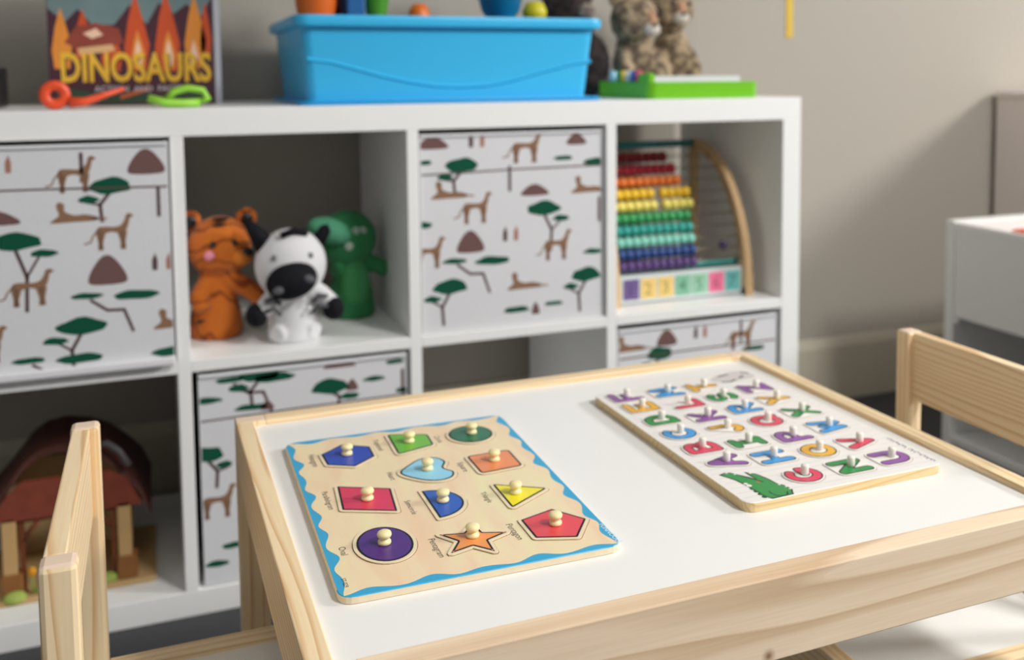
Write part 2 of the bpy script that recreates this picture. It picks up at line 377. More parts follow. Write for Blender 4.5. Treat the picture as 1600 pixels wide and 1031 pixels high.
# ------------------------------------------------------------ play table (slightly turned)
TX, TY, TA = 42.22, -45.72, 0.0147
def T(p):          # table frame: u right, v towards the camera, z up
    u, v, z = p
    return Vector((TX+u*cos(TA)+v*sin(TA), TY+u*sin(TA)-v*cos(TA), z))
W, D, ZT, ZP = 63.9, 51.15, 45.0, 44.4
tb = root('play_table', tuple(T((W/2, D/2, 0))), 'small square pine play table with a white top, between two chairs', 'table')
def tpart(name, a, b, m, bev=.12, parent=tb, mt=None):
    q = MB(T); q.box(a, b, m, mt); return q.build(name, parent, bev)
frontwood = wood('pine_front_board', 'x', (252, 232, 204), (196, 156, 114), (.0, .004, -.018), 10.5, knot=[(.009, -.2555, .392, .007), (.29, -.2555, .412, .004)], long=.07, contrast=.8, warp=.15)
tpart('front_rail', (3.0, D-1.98, 38.7), (W-3.0, D, ZT), frontwood)
tpart('back_rail', (3.0, 0, 38.7), (W-3.0, 1.9, ZT), WX)
tpart('side_rail', (0, 1.9, 38.7), (1.75, D-1.98, ZT), WY); tpart('side_rail', (W-1.75, 1.9, 38.7), (W, D-1.98, ZT), WY)
tpart('table_panel', (1.7, 1.85, 43.6), (W-1.7, D-1.93, ZP), TOPW, 0)
for u in (0, W-3.0):
    for v in (0, D-1.98): tpart('leg', (u, v, 0), (u+3.0, v+1.95, ZT), WZ, .15, mt=END)

# ------------------------------------------------------------ chairs
def chair(xb, y0, sgn, label):
    """xb = outer x of the back posts, seat towards sgn*x; y0 = near side"""
    r = root('childrens_chair', (xb+sgn*14, y0+14.2, 0), label, 'chair', "low pine children's chairs at the play table")
    X = lambda a: xb+sgn*a
    H, wy = 51.0, 28.5; pt = 2.1
    def cp(name, a, b, m, bev=.15, mt=None):
        q = MB(); q.box((X(a[0]), y0+a[1], a[2]), (X(b[0]), y0+b[1], b[2]), m, mt); return q.build(name, r, bev)
    for y in (0, wy-pt): cp('back_post', (0, y, 0), (2.3, y+pt, H), WZ, .38, END)
    cp('backrest_slat', (0.15, pt, H-8.0), (1.55, wy-pt, H-.12), WY, .12)
    for y in (0, wy-pt): cp('front_leg', (25.8, y, 0), (28.0, y+pt, 28.8), WZ, .15, END)
    for y in (0, wy-1.7): cp('seat_rail', (2.3, y, 23.6), (25.8, y+1.7, 28.8), WX, .12)
    cp('front_rail', (26.2, pt, 23.6), (28.0, wy-pt, 28.8), WY, .12); cp('back_rail', (.2, pt, 23.6), (1.9, wy-pt, 28.8), WY, .12)
    cp('seat', (1.9, 1.7, 27.4), (26.2, wy-1.7, 28.1), TOPW, 0)
    return r
chair(27.72, -87.9, 1, "low pine children's chair left of the table, seen edge-on with its back nearest the camera")
chair(118.25, -90.6, -1, "low pine children's chair right of the table, broad backrest slat facing the table")

# ------------------------------------------------------------ shape puzzle
def offs(pts, d):
    n = len(pts); ar = sum(pts[i][0]*pts[(i+1) % n][1]-pts[(i+1) % n][0]*pts[i][1] for i in range(n))
    sg = 1 if ar > 0 else -1; out = []
    for i in range(n):
        p0, p1, p2 = Vector(pts[i-1]), Vector(pts[i]), Vector(pts[(i+1) % n])
        a = (p1-p0).normalized(); b = (p2-p1).normalized()
        na = Vector((a.y, -a.x))*sg; nb = Vector((b.y, -b.x))*sg
        k = na+nb; l = max(.35, (1+na.dot(nb)))
        out.append(tuple(p1+k*(d/l)))
    return out
def rounded(pts, r, n=4):
    out = []; m = len(pts)
    for i in range(m):
        p0, p1, p2 = Vector(pts[i-1]), Vector(pts[i]), Vector(pts[(i+1) % m])
        a = (p0-p1); b = (p2-p1); ra = min(r, a.length*.45, b.length*.45); A = p1+a.normalized()*ra; B = p1+b.normalized()*ra
        for k in range(n+1):
            t = k/n; out.append(tuple((1-t)**2*A+2*t*(1-t)*p1+t*t*B))
    return out
Z1 = 45.0
BLUE = mat('puzzle_blue_border', (58, 170, 216), .35, .4); PLY = mat('plywood_face', (240, 216, 178), .4, .4, .05, scale=18)
PLYE = mat('plywood_edge', (236, 220, 190), .6, .25, .08, scale=120)
# printed birch face with soft vertical tone bands
def birch():
    m = bpy.data.materials.new('birch_print'); m.use_nodes = True; N = m.node_tree.nodes; L = m.node_tree.links; b = N['Principled BSDF']
    b.inputs['Roughness'].default_value = .33
    tc = N.new('ShaderNodeTexCoord'); mp = N.new('ShaderNodeMapping'); mp.inputs['Scale'].default_value = (1, .22, 1); L.new(tc.outputs['Object'], mp.inputs[0])
    n = N.new('ShaderNodeTexNoise'); n.inputs['Scale'].default_value = 38; n.inputs['Detail'].default_value = 3; n.inputs['Distortion'].default_value = .6; L.new(mp.outputs[0], n.inputs['Vector'])
    rp = N.new('ShaderNodeValToRGB'); cr = rp.color_ramp; cr.elements[0].position = .3; cr.elements[0].color = lin((244, 210, 172)); cr.elements[1].position = .72; cr.elements[1].color = lin((244, 232, 184))
    e = cr.elements.new(.5); e.color = lin((246, 222, 184)); L.new(n.outputs['Fac'], rp.inputs[0]); L.new(rp.outputs[0], b.inputs['Base Color']); return m
BIRCH = birch()
bc = [(3.9, 9.95), (26.25, 10.45), (25.2, 42.25), (3.45, 41.7)]
pz = root('shape_puzzle_board', tuple(T((14.7, 26, ZP))), 'wooden shape puzzle board with wavy blue border, on the left half of the table', 'puzzle')
q = MB(T); q.prism(rounded(bc, 1.3, 5), ZP+.01, Z1, BLUE, PLYE); q.build('board', pz, .06, 1)
# plywood picture field with a wavy outline
def wavy(c, inset, amp, wl):
    pts = []
    for i in range(4):
        a, b = Vector(c[i]), Vector(c[(i+1) % 4]); d = b-a; Ln = d.length; d.normalize(); n = Vector((-d.y, d.x))
        k = max(2, round((Ln-2*inset)/wl)); st = 10*k
        for j in range(st):
            t = j/st; ins = inset+amp*(1-cos(2*pi*k*t))/2*(.75+.25*sin(j*.37+i))
            pts.append(tuple(a+d*(inset+(Ln-2*inset)*t)+n*ins))
    return pts
q = MB(T); fld = wavy(bc, .34, .74, 4.0); q.prism(fld, Z1+.001, Z1+.012, BIRCH); field = q
SH = {
 'hexagon': ([(6.73, 14.56), (9.02, 12.68), (11.43, 14.32), (11.36, 16.96), (9.13, 18.7), (6.83, 17.36)], (52, 78, 184), (9.0, 15.6), .12, 'cobalt blue hexagon puzzle piece, far left corner of the shape board'),
 'trapezoid': ([(13.73, 11.81), (17.52, 13.3), (17.36, 16.36), (13.54, 17.44)], (112, 188, 60), (15.3, 14.75), .45, 'light green trapezoid puzzle piece at the far edge of the shape board'),
 'heart': (None, (150, 214, 240), (15.1, 22.2), 0, 'pale blue heart puzzle piece in the middle row of the shape board'),
 'parallelogram': ([(6.77, 22.62), (11.02, 24.91), (10.47, 29.64), (6.3, 27.59)], (222, 58, 92), (8.65, 26.45), .12, 'crimson parallelogram puzzle piece on left side of the shape board'),
 'semicircle': (None, (42, 92, 190), (14.5, 29.35), 0, 'blue semicircle puzzle piece in the centre of the shape board'),
 'oval': (None, (84, 40, 128), (8.15, 35.0), 0, 'purple oval puzzle piece at the near left of the shape board'),
 'circle': (None, (28, 112, 78), (21.7, 14.95), 0, 'dark green circle puzzle piece in far right corner of the shape board'),
 'square': ([(19.37, 20.53), (23.62, 20.52), (23.51, 24.72), (19.39, 24.97)], (240, 146, 92), (21.45, 22.6), .5, 'orange square puzzle piece on right side of the shape board'),
 'triangle': ([(19.53, 27.64), (23.65, 30.32), (19.49, 32.83)], (246, 232, 40), (20.75, 30.25), .35, 'yellow triangle puzzle piece between the orange square and red pentagon'),
 'pentagon': ([(19.32, 35.33), (22.42, 34.4), (24.29, 37.21), (22.37, 39.88), (19.29, 38.72)], (232, 76, 84), (21.6, 37.2), .12, 'red pentagon puzzle piece at the near right corner of the shape board'),
 'star': (None, (244, 156, 84), (14.8, 36.6), .12, 'orange five-pointed star puzzle piece at the near edge of the shape board'),
}
def ell(c, a, b, n=36): return [(c[0]+a*cos(2*pi*i/n), c[1]+b*sin(2*pi*i/n)) for i in range(n)]
H = smoothloop([(12.6, 22.0), (13.9, 20.3), (15.3, 19.35), (16.6, 19.65), (17.15, 20.9), (16.6, 22.3), (17.2, 23.5), (16.7, 24.65), (15.4, 24.95), (13.9, 24.1)], 5)
SH['heart'] = (H,)+SH['heart'][1:]
SH['semicircle'] = ([(13.35+2.85*sin(pi*i/20), 29.45-2.85*cos(pi*i/20)) for i in range(21)],)+SH['semicircle'][1:]
SH['oval'] = (ell((8.2, 34.95), 2.15, 2.95),)+SH['oval'][1:]
SH['circle'] = (ell((21.55, 15.0), 2.2, 2.35),)+SH['circle'][1:]
star = []
for i in range(10):
    rr = 2.85 if i % 2 == 0 else 1.22; a = 2*pi*i/10
    star.append((14.75+rr*cos(a), 36.85+rr*sin(a)))
SH['star'] = (star,)+SH['star'][1:]
KNOB = mat('turned_wood_knob', (246, 232, 178), .4, .4, .02)
gr = MB(T); GRV = mat('routed_groove', (120, 92, 66), .8, .1)
knob0 = None
for nm, (pts, col, kc, rad, lab) in SH.items():
    if rad: pts = rounded(pts, rad)
    conv = 1 if nm != 'star' else 1
    zt = Z1+.10
    r = root(nm+'_puzzle_piece', tuple(T((kc[0], kc[1], Z1+.02))), lab, 'puzzle piece', 'pegged shapes of the shape puzzle')
    gr.prism(rounded(offs(pts, .34), .25) if len(pts) < 30 else offs(pts, .34), Z1+.012, Z1+.018, GRV)
    q = MB(T)
    q.prism(rounded(offs(pts, .28), .2) if len(pts) < 30 else offs(pts, .28), Z1+.019, zt, CREAM)
    q.build('piece_body', r)
    q = MB(T)
    q.prism(pts, zt, zt+.012, BLACKP)
    q.prism(offs(pts, -.17), zt+.012, zt+.02, mat('paint_'+nm, col, .3, .5, .02))
    q.build('painted_face', r)
    q = MB(T)
    q.lathe([(.42, 0), (.5, .04), (.53, .15), (.5, .28), (.38, .38), (.36, .44), (.42, .5), (.53, .62), (.57, .78), (.52, .93), (.36, 1.03), (.1, 1.07)], (kc[0], kc[1], zt+.02), KNOB, 22)
    o = q.build('knob', r)
gr.build('groove', pz)
# names printed beside the pieces: text runs towards the camera, letters upright to the right
INK = mat('grey_ink', (70, 66, 66), .6, .2)
def lab(q, s, u, v, size, m=INK, bold=0, z=None):
    q.text(s, size, m, lambda a, b: (u+b, v+a, z or Z1+.02), bold=bold)
q = field
for s, u, v, n in [('Hexagon', 5.55, 13.95, 3.1), ('Trapezoid', 12.1, 12.5, 3.4), ('Circle', 17.95, 13.95, 2.35), ('Heart', 11.5, 21.15, 1.95), ('Square', 18.1, 21.5, 2.5),
                   ('Parallelogram', 5.3, 23.1, 4.65), ('Semicircle', 11.5, 27.75, 3.5), ('Triangle', 18.0, 28.7, 2.8), ('Oval', 4.75, 34.0, 1.55), ('Pentagram', 11.5, 35.4, 3.5), ('Pentagon', 17.95, 35.4, 3.2)]:
    lab(q, s, u, v, 0.86*n/(len(s)*.42)*.98)
lab(q, 'ST-029', 4.05, 38.9, .48)
lab(q, 'FUNNOOUL', 25.0-.12, 38.35, .66, mat('white_print', (206, 236, 250), .5, .3), .01)
q.build('picture_field', pz, fix=False)

# ------------------------------------------------------------ alphabet puzzle
Z2 = 45.28
PAPER = mat('white_printed_paper', (240, 236, 232), .42, .35, .015)
pa = root('alphabet_puzzle_board', tuple(T((48, 25, ZP))), 'wooden alphabet puzzle board with white ruled face, on the right half of the table', 'puzzle')
ac = [(37.75, 9.3), (59.3, 7.2), (59.1, 40.3), (37.65, 40.5)]
PINE2 = wood('board_edge_pine', 'y', (240, 216, 168), (206, 168, 108), (0, .01, 0), 60)
PINE3 = wood('board_edge_pine_x', 'x', (240, 216, 168), (206, 168, 108), (0, .01, 0), 60)
q = MB(T); q.prism(rounded(ac, 1.2, 5), ZP+.01, Z2, PAPER, PINE3); q.build('board', pa, .05, 1)
q = MB(T); RU = [mat('rule_blue', (208, 216, 226), .6, .2), mat('rule_pink', (230, 216, 222), .6, .2)]
v = 9.9; k = 0
while v < 40:
    for j in range(10):
        u0_, u1_ = 38.1+j*2.08, 38.1+(j+1)*2.08
        w0 = .10*sin(j*.9+k); w1 = .10*sin((j+1)*.9+k)
        q.flat([(u0_, v+w0, Z2+.004), (u1_, v+w1, Z2+.004), (u1_, v+w1+.07, Z2+.004), (u0_, v+w0+.07, Z2+.004)], RU[k % 2])
    v += 1.05; k += 1
q.build('ruled_lines', pa, fix=False)
def arc(cx, cy, rx, ry, a0, a1, n=10): return [(cx+rx*cos(radians(a0+(a1-a0)*i/n)), cy+ry*sin(radians(a0+(a1-a0)*i/n))) for i in range(n+1)]
G = {
 'A': [[(0, 0), (.5, 1), (1, 0)], [(.22, .38), (.78, .38)]],
 'B': [[(0, 0), (0, 1)]+[(.4, 1)]+arc(.45, .76, .45, .24, 90, -90, 6)+[(.1, .52)], [(.1, .52), (.45, .52)]+arc(.45, .26, .52, .26, 90, -90, 6)+[(0, 0)]],
 'C': [arc(.5, .5, .5, .5, 50, 310, 14)],
 'D': [[(0, 0), (0, 1), (.35, 1)]+arc(.4, .5, .58, .5, 90, -90, 10)+[(0, 0)]],
 'E': [[(1, 1), (0, 1), (0, 0), (1, 0)], [(0, .5), (.8, .5)]],
 'F': [[(1, 1), (0, 1), (0, 0)], [(0, .5), (.75, .5)]],
 'G': [arc(.5, .5, .5, .5, 50, 350, 14)+[(.55, .42)]],
 'H': [[(0, 0), (0, 1)], [(1, 0), (1, 1)], [(0, .5), (1, .5)]],
 'I': [[(.5, 0), (.5, 1)], [(.1, 1), (.9, 1)], [(.1, 0), (.9, 0)]],
 'J': [[(.8, 1), (.8, .3)]+arc(.42, .3, .38, .3, 0, -160, 8)],
 'K': [[(0, 0), (0, 1)], [(.95, 1), (.05, .45)], [(.3, .6), (1, 0)]],
 'L': [[(.05, 1), (.05, 0), (.95, 0)]],
 'M': [[(0, 0), (.05, 1), (.5, .35), (.95, 1), (1, 0)]],
 'N': [[(0, 0), (0, 1), (1, 0), (1, 1)]],
 'O': [arc(.5, .5, .5, .5, 0, 360, 20)],
 'P': [[(0, 0), (0, 1), (.45, 1)]+arc(.5, .72, .45, .28, 90, -90, 8)+[(.1, .44)]],
 'Q': [arc(.5, .5, .5, .5, 0, 360, 20), [(.6, .32), (1, -.02)]],
 'R': [[(0, 0), (0, 1), (.45, 1)]+arc(.5, .74, .42, .26, 90, -90, 8)+[(.1, .48)], [(.45, .45), (1, 0)]],
 'S': [arc(.5, .75, .45, .25, 30, 270, 9)+arc(.5, .25, .45, .25, 90, -150, 9)],
 'T': [[(0, 1), (1, 1)], [(.5, 1), (.5, 0)]],
 'U': [[(0, 1), (0, .4)]+arc(.5, .4, .5, .4, 180, 360, 10)+[(1, 1)]],
 'V': [[(0, 1), (.5, 0), (1, 1)]],
 'W': [[(0, 1), (.22, 0), (.5, .75), (.78, 0), (1, 1)]],
 'X': [[(0, 0), (1, 1)], [(0, 1), (1, 0)]],
 'Y': [[(0, 1), (.5, .5), (1, 1)], [(.5, .5), (.5, 0)]],
 'Z': [[(0, 1), (1, 1), (0, 0), (1, 0)]],
}
LC = dict(A=(40.9, 31.9), B=(40.68, 27.96), C=(40.61, 23.85), D=(40.79, 19.6), E=(40.75, 15.3), F=(40.75, 11.6), G=(45.64, 37.34), H=(45.58, 32.7),
          I=(45.5, 28.6), J=(45.7, 24.5), K=(45.73, 20.6), L=(45.8, 16.3), M=(45.7, 12.0), N=(50.7, 37.41), O=(50.5, 33.1), P=(50.5, 28.9), Q=(50.7, 24.3),
          R=(50.7, 20.0), S=(50.6, 15.9), T=(50.5, 11.9), U=(55.6, 37.2), V=(55.4, 32.9), W=(55.5, 28.1), X=(55.7, 23.3), Y=(55.6, 18.9), Z=(55.7, 14.7))
LCOL = {'purple': (146, 84, 166), 'red': (226, 66, 98), 'blue': (62, 158, 226), 'green': (44, 148, 74), 'yellow': (240, 182, 58)}
cyc = ['purple', 'red', 'blue', 'green', 'yellow']
ccol = {}
for i, ch in enumerate('ABCDEFGHIJKLMNOPQRSTUVWXYZ'): ccol[ch] = cyc[i % 5]
PEG = mat('frosted_peg', (238, 234, 224), .35, .5, .01)
GRAYO = mat('dark_outline', (52, 44, 56), .5, .3)
PLATE = mat('white_piece_face', (244, 240, 234), .4, .35, .01)
GRV2 = mat('fine_groove', (150, 128, 110), .8, .1)
def union_strokes(q, strokes, w, z, m):
    """one flat shape for all strokes of a glyph, round ends and joints"""
    V = []; Fc = []
    def put(P):
        o = len(V); V.extend(Vector((p[0], p[1])) for p in P); Fc.append(list(range(o, o+len(P))))
    for pts in strokes:
        pts = [Vector(p) for p in pts]
        for a, b in zip(pts, pts[1:]):
            d = b-a
            if d.length < 1e-4: continue
            d.normalize(); n = Vector((-d.y, d.x))*w/2; put([a+n, a-n, b-n, b+n])
        for a in pts: put([(a.x+w/2*cos(2*pi*k/14+.1), a.y+w/2*sin(2*pi*k/14+.1)) for k in range(14)])
    r = delaunay_2d_cdt(V, [], Fc, 1, 1e-5)
    q.add([(v.x, v.y, z) for v in r[0]], [list(f) for f, src in zip(r[2], r[5]) if len(src)], m)
def capsule_strip(q, pts, w, z, m): union_strokes(q, [pts], w, z, m)
def hull(pts):
    pts = sorted(set((round(a, 4), round(b, 4)) for a, b in pts))
    def half(ps):
        h = []
        for p in ps:
            while len(h) > 1 and (h[-1][0]-h[-2][0])*(p[1]-h[-2][1])-(h[-1][1]-h[-2][1])*(p[0]-h[-2][0]) <= 0: h.pop()
            h.append(p)
        return h
    a = half(pts); b = half(pts[::-1]); return a[:-1]+b[:-1]
gb = MB(T)
ORD = {0: 'farthest from you', }
ROWS = ['ABCDEF', 'GHIJKLM', 'NOPQRST', 'UVWXYZ']
for ch, strokes in G.items():
    uc, vc = LC[ch]
    hh, ww = 2.75, 1.95
    if ch in 'W': ww = 2.3
    if ch in 'M': ww = 2.15
    if ch in 'I': ww = 1.7
    if ch in 'OQCG': ww = 2.25; hh = 2.6
    # reader sits at the right-hand chair: reading runs away from the camera, up points left
    def mp(p): return (uc-(p[1]-.5)*hh, vc-(p[0]-.5)*ww)
    st = [[mp(p) for p in s] for s in strokes]
    allp = []
    for s in st:
        for p in s: allp += [(p[0]+.66*cos(a), p[1]+.66*sin(a)) for a in [2*pi*k/16 for k in range(16)]]
    hl = hull(allp); r = root('letter_%s_puzzle_piece' % ch.lower(), tuple(T((uc, vc, Z2+.01))), '%s capital letter %s puzzle piece pegged into the alphabet board' % (ccol[ch], ch), 'puzzle piece', 'letter pieces of the alphabet puzzle')
    gb.prism(offs(hl, .06), Z2+.006, Z2+.010, GRV2)
    q = MB(T); q.prism(hl, Z2+.011, Z2+.07, PLATE); q.build('piece_body', r)
    q = MB(T)
    union_strokes(q, st, 1.0, Z2+.074, GRAYO)
    m = mat('letter_'+ccol[ch], LCOL[ccol[ch]], .3, .5, .03)
    union_strokes(q, st, .74, Z2+.080, m)
    q.build('painted_letter', r, fix=False)
    pc = (uc+.15, vc)
    q = MB(T); q.lathe([(.30, 0), (.34, .08), (.35, .4), (.355, .78), (.33, .88), (.22, .94), (.05, .96)], (pc[0], pc[1], Z2+.07), PEG, 16); q.build('peg', r)
gb.build('groove', pa)
# printed alligator beside the A, grey zebra beside the T, a line of handwriting
q = MB(T)
ga = [(38.89, 34.39), (39.45, 34.2), (39.84, 34.33), (40.37, 35.13), (40.9, 35.9), (41.35, 36.5), (41.3, 35.7), (41.25, 34.83), (41.84, 35.48), (42.2, 36.71), (42.3, 37.98), (42.62, 38.42), (42.75, 39.0), (42.78, 39.47), (42.5, 39.9), (42.38, 40.2), (40.3, 40.3),
      (39.95, 39.5), (39.95, 38.9), (39.86, 38.2), (39.8, 37.2), (39.7, 36.67), (39.56, 35.85), (39.16, 34.9)]
q.flat([(a, b, Z2+.012) for a, b in offs(ga, .14)], GRAYO); q.flat([(a, b, Z2+.02) for a, b in ga], mat('letter_green', LCOL['green']))
for a, b in [(39.55, 34.25), (40.1, 34.75), (40.8, 35.35), (41.5, 35.1), (42.45, 38.2), (42.75, 38.8), (42.8, 39.3)]:
    q.flat([(a+.14*cos(2*pi*j/8), b+.1*sin(2*pi*j/8), Z2+.024) for j in range(8)], PLATE)
for a, b, s in [(39.85, 36.9, .2), (39.9, 37.35, .26)]:
    q.flat([(a+s*cos(2*pi*j/10), b+s*sin(2*pi*j/10), Z2+.022) for j in range(10)], PLATE)
for b in (38.0, 38.6, 39.2, 39.8):
    q.flat([(39.85+.3*cos(2*pi*j/8), b+.26*sin(2*pi*j/8), Z2+.014) for j in range(8)], mat('gator_dark', (20, 92, 48)))
q.flat([(41.1+.2*cos(2*pi*j/8), 37.0+.2*sin(2*pi*j/8), Z2+.024) for j in range(8)], mat('gator_cheek', (170, 120, 84)))
capsule_strip(q, arc(41.5, 39.4, .75, .9, 200, 20, 8), .12, Z2+.024, GRAYO); capsule_strip(q, [(40.4, 35.2), (41.5, 37.1)], .12, Z2+.024, GRAYO)
q.build('printed_alligator', pa, fix=False)
q = MB(T); ZG = mat('zebra_grey', (212, 206, 204), .5, .3); ZD = mat('zebra_dark', (70, 64, 66), .5, .3)
q.flat([(a, b, Z2+.012) for a, b in smoothloop([(52.6, 10.2), (53.6, 9.2), (55.4, 8.5), (57.4, 8.2), (58.4, 9.2), (58.2, 11.0), (56.6, 11.3), (54.9, 11.6), (53.4, 11.4)])], ZG)
for c in [[(54.2, 9.3), (55.6, 9.0)], [(53.6, 11.2), (54.4, 11.5), (55.4, 11.1)], [(56.3, 10.6), (57.0, 10.2)], [(57.6, 8.9), (58.2, 9.4)]]: capsule_strip(q, c, .3, Z2+.018, ZD)
q.build('printed_zebra', pa, fix=False)
q = MB(T); pts = []
for i in range(150):
    t = i/149; v = 39.4-6.3*t
    if .30 < t < .33 or .52 < t < .56:
        if len(pts) > 1: capsule_strip(q, pts, .085, Z2+.012, mat('violet_ink', (96, 86, 112), .6, .2)); 
        pts = []; continue
    pts.append((58.72+.16*sin(t*95)+.09*sin(t*41), v+.07*cos(t*95)))
capsule_strip(q, pts, .085, Z2+.012, mat('violet_ink', (96, 86, 112), .6, .2)); q.build('handwriting', pa, fix=False)

# ------------------------------------------------------------ things on the shelf top
TZ = 76.6
# book
bk = root('dinosaur_book', (33, 23.5, TZ), 'tall dinosaur picture book with a flame cover, standing upright on the shelf top', 'book')
def BKT(p): return Vector((20.25+(p[0]-20.9)*1.058, p[1]+10, max(TZ, 81.46+(p[2]-81.46)*1.058)))
q = MB(BKT); q.box((21.0, 12.3, TZ), (44.0, 14.6, TZ+29), mat('page_edges', (214, 212, 214), .8, .2, .05)); q.build('pages', bk)
q = MB(BKT); CVR = mat('cover_maroon', (74, 40, 52), .35, .5, .25, scale=30)
q.box((20.8, 12.0, TZ), (44.15, 12.25, TZ+29.3), CVR); q.box((20.8, 14.65, TZ), (44.15, 14.9, TZ+29.3), CVR); q.build('cover', bk, .05, 1)
sp = MB(BKT); sp.box((44.3, 12.0, TZ), (45.3, 15.0, TZ+29.3), mat('pale_spine', (196, 196, 204), .5, .3)); sp.build('pale_spine', bk, .1)
q = MB(BKT); y = 11.98
def shp(pts, m, dy=0): q.flat([(a, y-dy, b) for a, b in pts][::-1], m)
SKY = mat('cover_sky', (112, 134, 136), .4, .4, .2, scale=25); FL1 = mat('flame_red', (206, 84, 44), .4, .4, .1); FL2 = mat('flame_orange', (232, 146, 60), .4, .4, .1); FL3 = mat('flame_core', (246, 206, 180), .4, .4)
DG = mat('cover_green', (58, 76, 60), .5, .3, .2, scale=30)
shp([(20.9, 105.7), (44.1, 105.7), (44.1, 93.5), (42.5, 90.6), (40.4, 92.5), (38.6, 91), (36.4, 92.6), (34.6, 89.3), (32.2, 92.2), (30, 89.2), (27, 89), (25, 91.5), (23.2, 89.5), (20.9, 91.5)], SKY)
def flame(x, z0, h, wd, m, dy): shp([(x-wd*.4, z0), (x+wd*.4, z0), (x+wd*.55, z0+h*.35), (x+wd*.28, z0+h*.7), (x, z0+h), (x-wd*.3, z0+h*.68), (x-wd*.52, z0+h*.3)], m, dy)
for x, z0, h, wd, m in [(33.0, 82, 12, 3.4, FL1), (37.4, 82, 12.5, 3.4, FL1), (41.5, 83, 11, 3.0, FL2), (22.6, 82.5, 9.2, 2.6, FL2), (25.6, 84, 7.5, 2.4, FL1), (29.4, 82, 7.2, 2.8, FL1), (43.1, 84, 9, 1.6, FL1)]:
    flame(x, z0, h, wd, m, .006)
for x in (33.2, 37.6, 41.3): flame(x, 82.4, 6.0, 1.9, FL2, .010); flame(x, 83, 4.0, 1.1, FL3, .014)
shp([(23.0, 86.4), (24.6, 88.8), (27.4, 89.4), (30.6, 88.6), (31.2, 86.4), (28, 85.6), (25, 85.4)], mat('dino_red', (150, 72, 58), .5, .3, .2), .010)
shp([(25.6, 87.8), (27.4, 88.6), (28.4, 87.6), (26.8, 87.0)], FL3, .014); shp([(24.8, 85.6), (29.6, 86.2), (30, 85.2), (25, 84.5)], mat('dino_tan', (226, 182, 132), .5, .3), .014)
shp([(21.4, 77.2), (43.6, 77.2), (42, 78.8), (36, 78.3), (31, 79.3), (26, 79), (22, 80)], DG, .006)
shp([(30.5, 77.8), (34, 78.9), (35, 79.6), (33, 79.2), (30.4, 78.4)], mat('print_rust', (196, 98, 60), .5, .3), .010)
q.build('cover_art', bk, fix=False)
q = MB(BKT); TY1 = mat('title_yellow', (240, 186, 62), .4, .4, .25, scale=120)
q.text('DINOSAURS', 6.0, TY1, lambda a, b: (22.2+a*.655, y-.02, 80.6+b*1.02), bold=.17)
q.text('DINOSAURS', 6.0, mat('title_shadow', (92, 30, 30), .5, .3), lambda a, b: (22.4+a*.655, y-.017, 80.4+b*1.02), bold=.14)
q.text('ACTION  AND  FACTS', 1.25, mat('subtitle_grey', (196, 184, 190), .5, .3), lambda a, b: (26.9+a, y-.02, 79.0+b), bold=.02)
q.build('title_lettering', bk, fix=False)
# toy scissors lying in front of the book
def scissors(c, col, lab_, flip=1, nm='toy_scissors'):
    m = mat('plastic_'+nm+str(col[0]), col, .35, .5); r = root(nm, (c[0], c[1], TZ), lab_, 'toy scissors')
    q = MB()
    n = 24; V = []; Fs = []
    for i in range(n):
        a = 2*pi*i/n
        for j in range(8):
            b = 2*pi*j/8; rr = 1.35+.75*cos(b); V.append((c[0]+rr*cos(a), c[1]+.4*sin(b), TZ+2.12+rr*sin(a)))
    for i in range(n):
        for j in range(8): Fs.append([i*8+j, ((i+1) % n)*8+j, ((i+1) % n)*8+(j+1) % 8, i*8+(j+1) % 8])
    q.add(V, Fs, m, True); q.build('finger_ring', r)
    q = MB(); q.tube([(c[0]+flip*1.8, c[1], TZ+1.0), (c[0]+flip*4, c[1]+.3, TZ+1.1), (c[0]+flip*6.2, c[1]+.6, TZ+1.9), (c[0]+flip*9.2, c[1]+1.0, TZ+2.9)], .8, m, 10, .3); q.build('arm', r)
    return r
scissors((22.2, 5.0), (236, 84, 44), 'orange-red toy scissors with a round ring, lying at the left of the dinosaur book')
g = root('toy_scissors', (39.5, 5, TZ), 'lime green toy scissors lying in front of the dinosaur book', 'toy scissors')
m = mat('plastic_lime', (152, 214, 66), .35, .5)
q = MB(); q.tube([(36.9+.4, 5, TZ+1.3), (38.2, 5, TZ+2.4), (40.2, 5, TZ+2.9), (42.3, 5.2, TZ+2.5), (43.0, 5.3, TZ+1.3), (42.0, 5.4, TZ+.9)], .55, m, 10); q.build('finger_ring', g)
q = MB(); q.tube([(34.6, 4.4, TZ+1.5), (37, 4.5, TZ+.75), (39.5, 4.8, TZ+.65), (41.8, 5.2, TZ+.7)], .62, m, 10); q.build('arm', g)
# black case at far left edge
q = MB(); q.box((5, 9, TZ), (13.9, 25, TZ+6.2), mat('black_plastic', (22, 21, 24), .4, .5)); tag(q.build('black_case', None, .3), 'small black plastic case at the left end of the shelf top', 'case')

